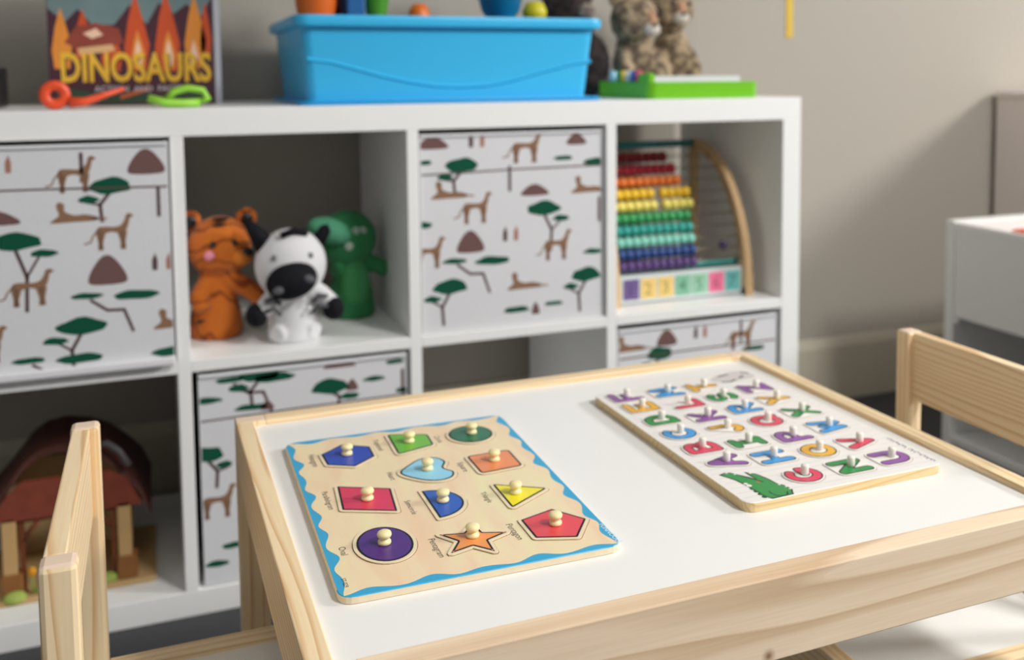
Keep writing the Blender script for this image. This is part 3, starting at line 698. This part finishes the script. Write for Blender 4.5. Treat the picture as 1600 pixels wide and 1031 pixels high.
# blue tub
tubm = mat('sky_blue_plastic', (60, 190, 244), .35, .5, .015)
bn = root('blue_tub', (81, 20, TZ), 'rectangular sky blue plastic tub full of toys on the shelf top', 'tub')
def rrect(x0, x1, y0, y1, r, n=5):
    out = []
    for cx, cy, a in ((x1-r, y1-r, 0), (x0+r, y1-r, 90), (x0+r, y0+r, 180), (x1-r, y0+r, 270)):
        for k in range(n+1): t = radians(a+90*k/n); out.append((cx+r*cos(t), cy+r*sin(t)))
    return out
q = MB()
rings = [(57.6, 104.9, 3.6, 36, 1.6, .6), (57.6, 104.9, 3.6, 36, 1.6, 1.2), (56.6, 106.1, 2.6, 37.2, 1.8, 12.0), (56.2, 106.6, 2.2, 37.6, 2, 12.2), (55.6, 107.3, 1.4, 38.3, 2.4, 12.3),
         (55.4, 107.5, 1.2, 38.5, 2.5, 13.0), (55.6, 107.3, 1.4, 38.3, 2.4, 13.9), (56.2, 106.7, 2.0, 37.7, 2.0, 14.0), (57.0, 105.9, 2.8, 36.9, 1.8, 13.6), (58.2, 104.3, 4.2, 35.4, 1.5, 1.4)]
V = []; n = None
for (a, b, c, d, rr, h) in rings:
    R_ = rrect(a, b, c, d, rr); n = len(R_); V += [(p[0], p[1], TZ+h) for p in R_]
Fs = [[j*n+i, j*n+(i+1) % n, (j+1)*n+(i+1) % n, (j+1)*n+i] for j in range(len(rings)-1) for i in range(n)]
Fs += [list(range(n))[::-1], [(len(rings)-1)*n+i for i in range(n)]]
q.add(V, Fs, tubm, True); o = q.build('tub_body', bn)
md = o.modifiers.new('e', 'EDGE_SPLIT'); md.split_angle = radians(40)
q = MB(); q.prism(rrect(55.9, 107.1, 1.6, 38, 2.2), TZ, TZ+.7, mat('tub_base_blue', (20, 150, 214), .3, .5)); q.build('lid_underneath', bn, .2)
q = MB(); sw = [(57.6, 83.8), (61.5, 83.3), (65.5, 82.2), (69.5, 81.1), (73.6, 80.2), (78, 79.5), (82.1, 79.3), (87, 79.5), (91.0, 80.2), (97.9, 82.0), (102, 83.0), (105.4, 83.4)]
for (x0, z0), (x1, z1) in zip(sw, sw[1:]):
    f0 = 3.55-(z0-TZ-1.2)*.0926; f1 = 3.55-(z1-TZ-1.2)*.0926
    q.add([(x0, f0+.1, z0-.45), (x0, f0-.22, z0-.1), (x0, f0+.1, z0+.3), (x1, f1+.1, z1-.45), (x1, f1-.22, z1-.1), (x1, f1+.1, z1+.3)], [[0, 3, 4, 1], [1, 4, 5, 2]], tubm)
q.build('moulded_swoosh', bn, fix=False)
BZ = TZ+1.5
def toy(name, prof, c, col, lab_, n=24, cat='toy'):
    q = MB(); q.lathe(prof, (c[0], c[1], BZ), mat('toy_'+name+str(col[0]), col, .4, .5), n); tag(q.build(name), lab_, cat, 'toys in the blue tub')
toy('stacking_cup', [(1.9, 0), (3.0, 13), (3.3, 14.5), (3.6, 18), (3.8, 23), (2.6, 27), (.6, 28.5)], (60.9, 15), (226, 104, 26), 'orange domed toy at the left end inside the blue tub')  # upper part, above the view, is lengthened to shade the wall behind
toy('stacking_cup', [(1.6, 0), (2.3, 14), (2.0, 16), (2.6, 22), (1.6, 25)], (64.4, 21), (150, 30, 32), 'dark red toy beside the orange dome inside the blue tub')  # raised out of view so its shadow falls on the wall
q = MB(); q.box((65.6, 12.5, BZ), (68.7, 19, BZ+29), mat('toy_royal', (14, 96, 160), .4, .5)); tag(q.build('toy_block', None, .3), 'dark blue upright toy block inside the blue tub', 'toy', 'toys in the blue tub')  # made taller than the view shows, to cast shade on the wall
toy('toy_tumbler', [(1.5, 0), (1.7, 13.4), (2.0, 15), (2.4, 19), (2.6, 27)], (71.0, 15), (70, 148, 34), 'green toy tumbler beside the dark blue block in the tub')  # unseen top is stretched upward to darken the wall behind
toy('toy_cone', [(1.9, 0), (1.9, 12.5), (1.8, 14), (1.2, 15.1), (.5, 15.3)], (78.4, 15), (220, 108, 24), 'small orange rounded toy poking above the middle of the blue tub')
toy('toy_bucket', [(1.8, 0), (2.2, 12.5), (3.4, 14.4), (4.6, 19), (7.2, 30)], (93.2, 15), (8, 112, 160), 'teal blue toy bucket at the right half of the blue tub')  # unseen upper part is extended so that it shadows the wall
toy('toy_ball', [(1.2, 0), (1.3, 12), (2.1, 13.2), (2.2, 14.4), (1.6, 15.7), (.6, 16)], (99.3, 14), (206, 196, 20), 'yellow rounded toy beside the teal bucket in the tub')

# plush animals (fur built as one remeshed body)
def furmat(nm, a, b_, sc=60):
    m = bpy.data.materials.new(nm); m.use_nodes = True; N = m.node_tree.nodes; L = m.node_tree.links; b = N['Principled BSDF']
    b.inputs['Roughness'].default_value = .95; b.inputs['Sheen Weight'].default_value = .25; b.inputs['Specular IOR Level'].default_value = .1
    tc = N.new('ShaderNodeTexCoord'); n = N.new('ShaderNodeTexNoise'); n.inputs['Scale'].default_value = sc; n.inputs['Detail'].default_value = 2; L.new(tc.outputs['Object'], n.inputs['Vector'])
    rp = N.new('ShaderNodeValToRGB'); rp.color_ramp.elements[0].position = .40; rp.color_ramp.elements[0].color = lin(a); rp.color_ramp.elements[1].position = .60; rp.color_ramp.elements[1].color = lin(b_)
    L.new(n.outputs['Fac'], rp.inputs[0]); L.new(rp.outputs[0], b.inputs['Base Color']); return m
CUB = furmat('leopard_plush', (98, 84, 68), (178, 156, 128), 45); DARKF = furmat('dark_plush', (34, 28, 28), (60, 50, 48), 50)
BLK = mat('bead_black', (18, 16, 18), .3, .5); MUZ = mat('muzzle_white', (206, 198, 188), .9, .1, .05); PINKF = mat('plush_nose_bridge', (190, 146, 118), .9, .1, .08)
def cub(cx, cy, hx, hz, lab_, face):
    r = root('plush_leopard_cub', (cx, cy, TZ), lab_, 'soft toy', 'leopard cubs on the shelf top')
    q = MB(); q.ball((cx, cy, TZ+6.2), (4.9, 4.2, 6.2), CUB, 24); q.ball((cx, cy, TZ+10), (4, 3.6, 4), CUB, 20)
    q.ball((hx, cy-1.2, hz), (5.1, 4.6, 4.9), CUB, 24)
    for s in (-1, 1):
        q.tube([(cx+s*3, cy-1.5, TZ+9), (cx+s*3.9, cy-3, TZ+5.5), (cx+s*3.4, cy-4, TZ+2)], 1.6, CUB, 12, 1.5); q.ball((cx+s*3.7, cy-4.2, TZ+1.6), (1.9, 2.1, 1.55), CUB)
        q.tube([(cx+s*2.5, cy, TZ+2.2), (cx+s*4.3, cy-3.8, TZ+1.9)], 2.1, CUB, 12, 1.6)
    q.build('body', r, remesh=.35, rough=.7)
    for s in (-1, 1):
        q = MB(); q.ball((hx+s*3.9, cy-.6, hz+4.2), (1.6, .9, 1.7), CUB); q.build('ear', r)
        q = MB(); q.ball((hx+face+s*1.9, cy-5.3, hz+.9), (.55, .45, .6), BLK); q.build('eye', r)
    q = MB(); q.ball((hx+face, cy-5.3, hz-2.0), (1.9, 1.5, 1.4), MUZ); q.build('muzzle', r)
    q = MB(); q.ball((hx+face, cy-5.2, hz-.1), (1.1, 1.0, 1.8), PINKF); q.build('nose_bridge', r)
    q = MB(); q.ball((hx+face, cy-6.7, hz-1.2), (.6, .4, .4), BLK); q.build('nose', r)
cub(127.8, 31.0, 127.0, 92.0, 'fluffy leopard plush cub leaning left, behind the marker end of the green tray', 1.8)
cub(138.6, 35.4, 137.6, 94.6, 'fluffy leopard plush cub on the right, behind the white paper of the green tray', .3)
dk = root('dark_plush_animal', (117.5, 32, TZ), 'dark brown plush animal sitting behind the right end of the blue tub', 'soft toy')
q = MB(); q.ball((117.6, 33, TZ+6.4), (5.0, 4.4, 6.8), DARKF, 24); q.ball((113.4, 33, TZ+17.2), (5.4, 4.6, 5.0), DARKF, 24); q.tube([(117, 33, TZ+10), (114.5, 33, TZ+15)], 3.2, DARKF, 14)
q.ball((119.6, 30, TZ+2), (2.0, 2.8, 1.9), DARKF); q.build('body', dk, remesh=.35, rough=.6)
q = MB(); q.ball((115.8, 28.6, TZ+17.0), (1.9, 1.3, 1.5), furmat('plush_grey', (110, 98, 92), (150, 138, 128), 60)); q.build('muzzle', dk)
for s in (-1, 1): q = MB(); q.ball((113.4+s*4.6, 33, TZ+20.6), (1.5, 1, 1.6), DARKF); q.build('ear', dk)

# green art tray with paper and markers
gt = root('green_art_tray', (129, 13, TZ), 'lime green art tray with paper on top, at the right end of the shelf top', 'art tray')
LG = mat('lime_plastic', (112, 190, 22), .35, .5)
q = MB(); q.prism(rrect(116.6, 139.4, 3.0, 25.5, 1.6), TZ, TZ+3.0, LG); q.build('tray_base', gt, .35, 3)
q = MB(); q.box((116.7, 3.3, TZ+2.9), (118.0, 7.6, TZ+4.6), LG); q.build('clip', gt, .25)
q = MB(); q.prism(rrect(118.4, 136.4, 4.6, 22.5, .3), TZ+3.01, TZ+4.0, mat('paper_pad', (224, 220, 232), .7, .2)); tag(q.build('paper_pad', None, .1), 'stack of white paper resting on the green art tray', 'paper')
MC = [(226, 60, 110), (46, 92, 170), (240, 200, 60), (60, 150, 90), (150, 200, 220), (214, 214, 214)]
for i, (yy, c) in enumerate([(8.6, 0), (10.6, 1), (12.6, 5), (14.8, 2), (16.6, 3), (19.6, 4)]):
    q = MB(); q.lathe([(.6, 0), (.66, .3), (.66, 1.9), (.4, 2.1)], (117.4, yy, TZ+3.0), mat('marker_%d' % i, MC[c], .4, .5), 10); 
    tag(q.build('marker_pen'), '%s marker cap standing in the left edge of the green tray' % ['pink', 'navy blue', 'grey', 'yellow', 'green', 'pale blue'][i], 'marker', 'markers in the green tray')

# yellow strip on wall
q = MB(); q.box((174.9, 45.8, 89.3), (176.7, 46, 128), mat('yellow_tape', (226, 190, 74), .6, .2)); tag(q.build('yellow_strip'), 'narrow yellow paper strip hanging on the wall above the shelf', 'strip')

# ------------------------------------------------------------ hand puppets in the cube
FZ = 39.2
def puppet(name, c, s, mbody, lab_, headr=(4.6, 4.2, 4.6), hz=14.6, arms=None, lean=0):
    r = root(name, (c[0], c[1], FZ), lab_, 'hand puppet', 'soft hand puppets in the open cube')
    q = MB(); x, y = c
    q.lathe([(3.9*s, 0), (4.2*s, .8), (3.9*s, 4*s), (3.0*s, 8*s), (2.4*s, 10.5*s), (1.8*s, 11.5*s)], (x, y, FZ), mbody, 28)
    q.ball((x+lean, y-.6, FZ+hz*s), tuple(h*s for h in headr), mbody, 28)
    for a in (arms or []): q.tube([Vector((x, y, FZ))+Vector(p)*s for p in a], 1.75*s, mbody, 12, 1.45*s)
    q.build('body', r, remesh=.28)
    return r
def stripes(nm, base, dark, scale, thr=.62):
    m = bpy.data.materials.new(nm); m.use_nodes = True; N = m.node_tree.nodes; L = m.node_tree.links; b = N['Principled BSDF']
    b.inputs['Roughness'].default_value = .9; b.inputs['Sheen Weight'].default_value = .2; b.inputs['Specular IOR Level'].default_value = .15
    tc = N.new('ShaderNodeTexCoord'); wv = N.new('ShaderNodeTexWave'); wv.wave_type = 'BANDS'; wv.bands_direction = 'Z'
    wv.inputs['Scale'].default_value = scale; wv.inputs['Distortion'].default_value = 14; wv.inputs['Detail'].default_value = 2; wv.inputs['Detail Scale'].default_value = 1.4
    L.new(tc.outputs['Object'], wv.inputs['Vector']); rp = N.new('ShaderNodeValToRGB'); rp.color_ramp.elements[0].position = thr; rp.color_ramp.elements[0].color = lin(base)
    rp.color_ramp.elements[1].position = thr+.1; rp.color_ramp.elements[1].color = lin(dark); L.new(wv.outputs['Fac'], rp.inputs[0]); L.new(rp.outputs[0], b.inputs['Base Color']); return m
ORG = stripes('tiger_plush', (196, 106, 38), (136, 66, 24), 9, .88)
t = puppet('tiger_puppet', (43.6, 14.0), 1.0, ORG, 'orange tiger hand puppet against the left side of the open cube', (5.0, 4.3, 5.0), 14.6, [[(1.5, -1, 9.5), (4.5, -2.5, 8.2), (6.8, -3, 6.2)], [(-1, -1, 9), (-2.6, -3, 7), (-2.2, -3.8, 5)]], .8)
for s, nm in ((-1, 'ear'), (1, 'ear')):
    q = MB(); q.ball((44.4+s*4.3, 13.7, FZ+19.0), (1.7, .9, 1.7), ORG); e = q.build(nm, t)
    q = MB(); q.ball((44.4+s*4.3, 13.0, FZ+18.9), (1.0, .4, 1.0), BLK); q.build('inner_ear', e)
q = MB(); q.ball((48.4, 9.9, FZ+13.9), (1.0, .7, .8), BLK); q.build('nose', t)
q = MB(); q.ball((47.4, 10.5, FZ+13.2), (1.9, 1.4, 1.5), mat('tiger_muzzle', (206, 122, 52), .9, .1)); q.build('muzzle', t)
for dx in (-1.2, 2.0): q = MB(); q.ball((44.4+dx, 9.8 if dx > 0 else 9.3, FZ+15.6), (.5, .4, .6), BLK); q.build('eye', t)
q = MB(); q.ball((42.6, 9.1, FZ+13.9), (.8, .5, .8), mat('cheek_pink', (222, 140, 158), .9, .1)); q.build('cheek', t)
for i, (z, xx, ww) in enumerate([(19.4, 44.6, 1.4), (18.6, 44.4, 1.1)]):
    q = MB(); q.ball((xx, 11.1+i*-.6, FZ+z), (ww, .6, .28), BLK); q.build('forehead_stripe', t)
for z, a in [(3, .5), (5.5, -.4), (8, .3)]:
    q = MB(); q.tube([(43.6-3.0, 14-2.9, FZ+z), (43.6-1.4+a, 14-3.9+z*.1, FZ+z+.7)], .3, BLK, 8, .1); q.build('body_stripe', t)

ZEB = mat('zebra_white_plush', (222, 222, 224), .9, .1, .03, .2, 120, sheen=.2)
zb = puppet('zebra_puppet', (55.0, 7.2), .98, ZEB, 'white zebra hand puppet with a big black muzzle, front and centre of the open cube', (5.7, 4.8, 5.9), 12.4, [[(-1, -1, 8), (-3.8, -2.4, 7), (-5.6, -2.8, 5.2)], [(1, -1, 8), (4.2, -2, 7.4), (6.0, -2.2, 5.6)], [(-1.4, -1, 2), (-3.2, -3.4, 1.6)], [(1.4, -1, 2), (3.2, -3.2, 1.6)]], -.3)
q = MB(); q.ball((54.3, 2.4, FZ+10.3), (4.0, 2.4, 2.9), mat('black_plush', (20, 20, 26), .8, .2), 24, Matrix.Rotation(radians(-12), 3, 'Y')); mz = q.build('muzzle', zb)
NO = mat('nostril_grey', (96, 96, 102), .8, .2)
for dx, dz in ((-2.2, -.9), (2.4, .5)): q = MB(); q.ball((54.3+dx, .5, FZ+10.2+dz), (1.0, .35, .65), NO, 12, Matrix.Rotation(radians(dx*8), 3, 'Y')); q.build('nostril', mz)
for dx in (-2.6, 2.9): q = MB(); q.ball((54.4+dx, 2.8, FZ+14.0), (.45, .4, .5), mat('zebra_eye', (120, 120, 124), .4, .5)); q.build('eye', zb)
for s in (-1, 1):
    q = MB(); q.tube([(55.0+s*3.8, 7.0, FZ+15.0), (55.0+s*5.4, 7.0, FZ+17.4), (55.0+s*(6.9 if s < 0 else 5.9), 7.0, FZ+(19.4 if s < 0 else 17.6))], 1.9 if s < 0 else 1.3, mat('black_plush', (20, 20, 26)), 12, .6); q.build('ear', zb)
    q = MB(); q.ball((55.0+s*5.9, 4.4, FZ+4.9), (1.75, 1.7, 1.9), mat('black_plush', (20, 20, 26))); q.build('hoof', zb)
q = MB(); q.tube([(53.0, 3.8, FZ+17.2), (55.0, 3.9, FZ+17.9), (57, 4.6, FZ+17.2)], .55, mat('black_plush', (20, 20, 26)), 8); q.build('mane', zb)
for s in (-1, 1):
    for z, k in ((7.2, 0), (5.6, 1)):
        q = MB(); q.tube([(55.0+s*2.4, 2.9, FZ+z-.7), (55.0+s*3.4, 3.0, FZ+z+.4), (55.0+s*4.8, 3.2, FZ+z)], .34, mat('stripe_grey', (80, 80, 86)), 8); q.build('stripe', zb)

DIN = mat('dino_green_plush', (58, 134, 84), .9, .1, .14, .2, 30, sheen=.15)
dn = puppet('dinosaur_puppet', (66.4, 19), .98, DIN, 'green dinosaur hand puppet at the back right of the open cube', (5.2, 4.4, 5.1), 14.0, [[(1, -1, 9.5), (4.2, -1.6, 9.2), (6.2, -1.8, 8.0)], [(-1, -1, 9.5), (-3.2, -2.6, 8.6)]], -.6)
q = MB(); q.ball((62.2, 14.8, FZ+15.8), (3.9, 2.8, 2.2), mat('dino_crest', (96, 172, 136), .9, .1, .05), 18, Matrix.Rotation(radians(20), 3, 'Y')); q.build('snout_crest', dn)
for dx, dz in ((-.8, 1.1), (2.2, 1.4), (3.4, 1.3)): q = MB(); q.ball((64.4+dx, 14.7+(.4 if dx > 3 else 0), FZ+14.1+dz), (.75, .5, .75), mat('dino_eye', (176, 200, 184), .6, .3)); q.build('eye', dn)
q = MB(); q.ball((65.3, 14.2, FZ+13.0), (.8, .5, .8), mat('dino_eye', (176, 200, 184))); q.build('tooth', dn)
q = MB(); q.ball((66.6, 16.2, FZ+6.2), (2.6, 1.8, 4.4), mat('dino_belly', (80, 156, 98), .9, .1, .05)); q.build('belly_patch', dn)

# ------------------------------------------------------------ abacus
ab = root('abacus', (126, 15, FZ), 'rainbow bead abacus with curved wooden ends in the right-hand cube', 'abacus')
AW = wood('abacus_wood', 'z', (222, 190, 144), (186, 146, 100), (.02, 0, 0), 40)
def side(x, lab_=None):
    q = MB(); out = []; inn = []
    for i in range(17):
        a = i/16; t = radians(90*a)
        out.append((26-21.5*cos(t)*1.0, FZ+.05+28.4*sin(t))); inn.append((26-19.6*cos(t), FZ+.05+26.6*sin(t)))
    pts = out+inn[::-1]
    V = [(x, p[0], p[1]) for p in pts]+[(x+1.5, p[0], p[1]) for p in pts]; n = len(out); N2 = 2*n; Fs = []
    for i in range(n-1):
        a, b, c, d = i, i+1, N2-2-i, N2-1-i
        Fs += [[a, b, c, d], [a+N2, d+N2, c+N2, b+N2], [a, a+N2, b+N2, b], [d, c, c+N2, d+N2]]
    Fs += [[0, N2-1, 2*N2-1, N2], [n-1, n-1+N2, n+N2, n]]
    q.add(V, Fs, AW); q.box((x, 25.0, FZ+.05), (x+1.5, 26.6, FZ+28.4), AW); q.box((x, 5, FZ+.05), (x+1.5, 26, FZ+1.4), AW)
    q.build('curved_end', ab)
side(109.9+.4); side(138.0)
q = MB(); q.box((111.6, 6.0, FZ+.3), (138.0, 7.2, FZ+5.4), mat('abacus_board', (214, 222, 222), .5, .3)); bd = q.build('number_board', ab, .1)
q = MB(); TLC = [(112, 92, 146), (238, 206, 128), (238, 206, 128), (132, 190, 160), (150, 200, 172), (238, 120, 154), (110, 186, 182)]
for i, c in enumerate(TLC):
    x0 = 113.0+i*3.55; q.box((x0, 5.88, FZ+1.0), (x0+3.1, 6.02, FZ+4.7), mat('tile_%d' % i, c, .5, .3))
    q.text(str(i+1), 3.2, mat('tile_digit_%d' % i, tuple(int(v*.78) for v in c), .5, .3), lambda a, b, x0=x0: (x0+.6+a, 5.87, FZ+1.7+b), bold=.05)
q.build('number_tile', bd, fix=False)
TEAL = mat('teal_rod', (70, 146, 150), .4, .4)
q = MB(); q.tube([(111.4, 25.4, FZ+27.6), (138.2, 25.4, FZ+27.6)], .75, TEAL, 12); q.build('top_bar', ab)
q = MB(); q.tube([(111.4, 8.5, FZ+5.9), (138.2, 8.5, FZ+5.9)], .7, mat('teal_light', (86, 178, 172), .4, .4), 12); q.build('lower_bar', ab)
RC = [('dark_red', (140, 34, 40)), ('crimson', (190, 44, 66)), ('orange', (226, 118, 40)), ('yellow', (238, 194, 40)), ('pale_yellow', (238, 222, 112)), ('green', (50, 154, 86)), ('teal', (40, 158, 146)),
      ('mint', (134, 208, 190)), ('navy', (34, 70, 132)), ('purple', (84, 58, 118))]
steel = mat('bead_wire', (150, 140, 120), .35, .5, metal=.8)
for i, (nm, c) in enumerate(RC):
    z = 64.9-i*2.08; k = (z-FZ)/28.0; y = 26-20.0*math.sqrt(max(0, 1-min(.98, k)**2))
    q = MB(); q.tube([(111.4, y, z), (138.3, y, z)], .14, steel, 6); wr = q.build('bead_wire', ab)
    m = mat('bead_'+nm, c, .4, .5)
    for j in range(10):
        x = 112.2+1.62*j+(1.2 if (i in (3, 4) and j > 5) else 0)+(0 if i else -.4)
        q = MB(); q.lathe([(.3, 0), (.9, .18), (1.03, .5), (1.03, 1.1), (.9, 1.42), (.3, 1.6)], (x, y, z), m, 12, axis='x'); q.build('bead', ab)
q = MB(); q.lathe([(.25, 0), (.78, .3), (.98, .8), (.78, 1.3), (.25, 1.58)], (135.6, 10.4, 48.0), mat('bead_purple', (84, 58, 118)), 12, axis='x'); q.build('bead', ab)

# ------------------------------------------------------------ toy stable
stb = root('toy_stable', (21.5, 14, 3.9), 'wooden toy stable with dark red-brown roof in the bottom left cube', 'toy building')
B0 = 3.92
CRM = mat('stable_cream', (212, 186, 142), .7, .2, .05, scale=20); BRN = mat('stable_beam', (112, 62, 38), .7, .2, .06); RF = mat('stable_roof', (74, 36, 28), .6, .3, .3, .3, 60); GRS = mat('stable_grass', (160, 178, 92), .8, .1, .1)
q = MB(); q.box((9.5, 5.5, B0), (33.2, 25, B0+.8), mat('stable_base', (196, 164, 116), .7, .2, .05)); q.build('base', stb, .2)
q = MB(); q.box((12.6, 22, B0+.8), (29.6, 23, 20), CRM); q.box((12.6, 9, B0+.8), (13.5, 22, 18), CRM); q.box((28.9, 9, B0+.8), (29.8, 22, 18), CRM)
q.prism([(12.6, 16.2), (29.8, 16.2), (26.5, 20.4), (15.8, 20.4)], 8.0, 9.0, CRM, axis='y'); q.build('wall', stb)
for x in (12.4, 28.0):
    q = MB(); q.box((x, 6.6, B0+.8), (x+1.9, 8.4, 16.6), mat('post_tan', (196, 160, 110), .7, .2, .06)); q.build('post', stb, .15)
    q = MB(); q.box((x-.25, 6.2, B0+.8), (x+2.6, 8.8, 8.2), mat('post_foot', (140, 94, 52), .7, .2, .1)); q.build('post_foot', stb, .25)
q = MB(); q.box((14.2, 7.1, 15.6), (28.2, 7.9, 16.4), BRN); q.build('lintel_beam', stb)
for x0, x1 in ((15.0, 17.4), (27.4, 25.0)):
    q = MB(); q.tube([(x0, 7.4, 12.6), (x1, 7.4, 15.8)], .35, BRN, 8); q.build('brace', stb)
    q = MB(); q.box((x0-.35, 7.1, B0+.8), (x0+.35, 7.8, 15.8), BRN); q.build('inner_post', stb)
q = MB()
prof = [(9.2, 16.4), (11.2, 18.4), (13.2, 21.0), (15.4, 23.9), (17.4, 25.4), (20.2, 25.9), (23.6, 25.3), (26.8, 23.6), (29.4, 21.0), (31.4, 18.6), (32.8, 15.4)]
inner = [(x, z-1.1) for x, z in prof]
pp = prof+inner[::-1]; n = len(prof)
V = [(x, 6.2+max(0, z-16)*.35, z) for x, z in pp]+[(x, 25.5-max(0, z-16)*.2, z) for x, z in pp]; N2 = 2*n; Fs = []
for i in range(n-1):
    a, b, c, d = i, i+1, N2-2-i, N2-1-i
    Fs += [[a, b, c, d], [a+N2, d+N2, c+N2, b+N2], [a, a+N2, b+N2, b], [d, c, c+N2, d+N2]]
Fs += [[0, N2-1, 2*N2-1, N2], [n-1, n-1+N2, n+N2, n]]
q.add(V, Fs, RF); q.prism([(10.8, 16.2), (31.6, 16.0), (29.6, 20.0), (27.0, 21.8), (15.2, 21.8), (12.8, 19.4)], 6.6, 7.6, mat('roof_verge', (128, 62, 46), .6, .3, .3, .2, 50), axis='y'); q.build('roof', stb)
q = MB(); q.tube([(25.6, 8.6, 25.2), (27.0, 8.0, 25.6), (28.6, 7.4, 24.4), (29.9, 6.8, 22.2)], .5, mat('carry_handle', (92, 88, 90), .5, .3), 10); q.build('carry_handle', stb)
for x, y, rx in ((18.4, 7.2, 2.2), (26.2, 7.0, 1.8), (13.9, 5.9, 1.6)):
    q = MB(); q.ball((x, y, B0+1.1), (rx, 1.2, .9), GRS); q.build('grass_patch', stb)
q = MB(); q.ball((16.2, 6.6, 8.2), (.6, .45, .7), mat('yellow_flower', (222, 150, 40), .7, .2)); q.tube([(16.2, 6.6, B0+.8), (16.2, 6.6, 9)], .14, GRS, 6); q.build('flower', stb)

# ------------------------------------------------------------ storage units at the right
GW = mat('grey_white_foil', (232, 232, 230), .5, .35, .015)
un = root('low_storage_unit', (208, -42, 0), 'low white storage frame with an open lower bay, right of the shelf behind the chair', 'storage unit')
def up(name, a, b, m=GW, bev=.12, parent=un): q = MB(); q.box(a, b, m); return q.build(name, parent, bev)
up('end_panel', (188, 4.6, 0), (230, 6.8, 50.3)); up('end_panel', (188, -92, 0), (230, -89.8, 50.3)); up('back_panel', (229, -89.8, 0), (230, 4.6, 50.3))
up('bottom_panel', (188.4, -89.8, 3.2), (229, 4.6, 5.0)); up('divider', (188.4, -26, 5.0), (229, -24.4, 30.2)); up('bin_runner', (188.3, 3.4, 29.0), (229, 4.6, 30.2))  # the divider is an added panel that makes the lower bay narrower and darker
tr = root('white_storage_box', (208, -20, 30.2), 'white open-topped storage box held high in the low storage frame', 'storage box')
q = MB(); x0, x1, ya, yb, z0, z1, tt = 188.3, 228.5, -89.6, 4.5, 30.3, 49.9, .7
q.box((x0, ya, z0), (x0+tt, yb, z1), GW); q.box((x1-tt, ya, z0), (x1, yb, z1), GW); q.box((x0+tt, ya, z0), (x1-tt, ya+tt, z1), GW); q.box((x0+tt, yb-tt, z0), (x1-tt, yb, z1), GW); q.box((x0+tt, ya+tt, z0), (x1-tt, yb-tt, z0+tt), GW)
q.build('box_shell', tr, .15)
q = MB(); q.box((x0-.05, ya, z1-.9), (x0+.9, yb, z1+.12), mat('rim_white', (244, 244, 242), .45, .35)); q.build('rim', tr, .15)
q = MB(); q.box((190.2, -17, 31.05), (200, -7.6, 50.3), mat('toy_vermilion', (232, 84, 44), .4, .5)); tag(q.build('toy_block', None, .8), 'red-orange toy poking out of the white storage box at the right', 'toy')
tc = root('tall_cabinet', (270, 20, 0), 'taller plain grey-white cabinet standing against the wall at the right edge', 'cabinet')
q = MB(); q.box((239, -14, 0), (302, 44.4, 74.4), mat('cabinet_side', (236, 226, 220), .55, .3, .015)); q.build('carcass', tc, .2)
q = MB(); q.box((238.6, -14.6, 74.4), (302.4, 44.4, 75.8), mat('cabinet_side', (212, 202, 198))); q.build('top_board', tc, .15)
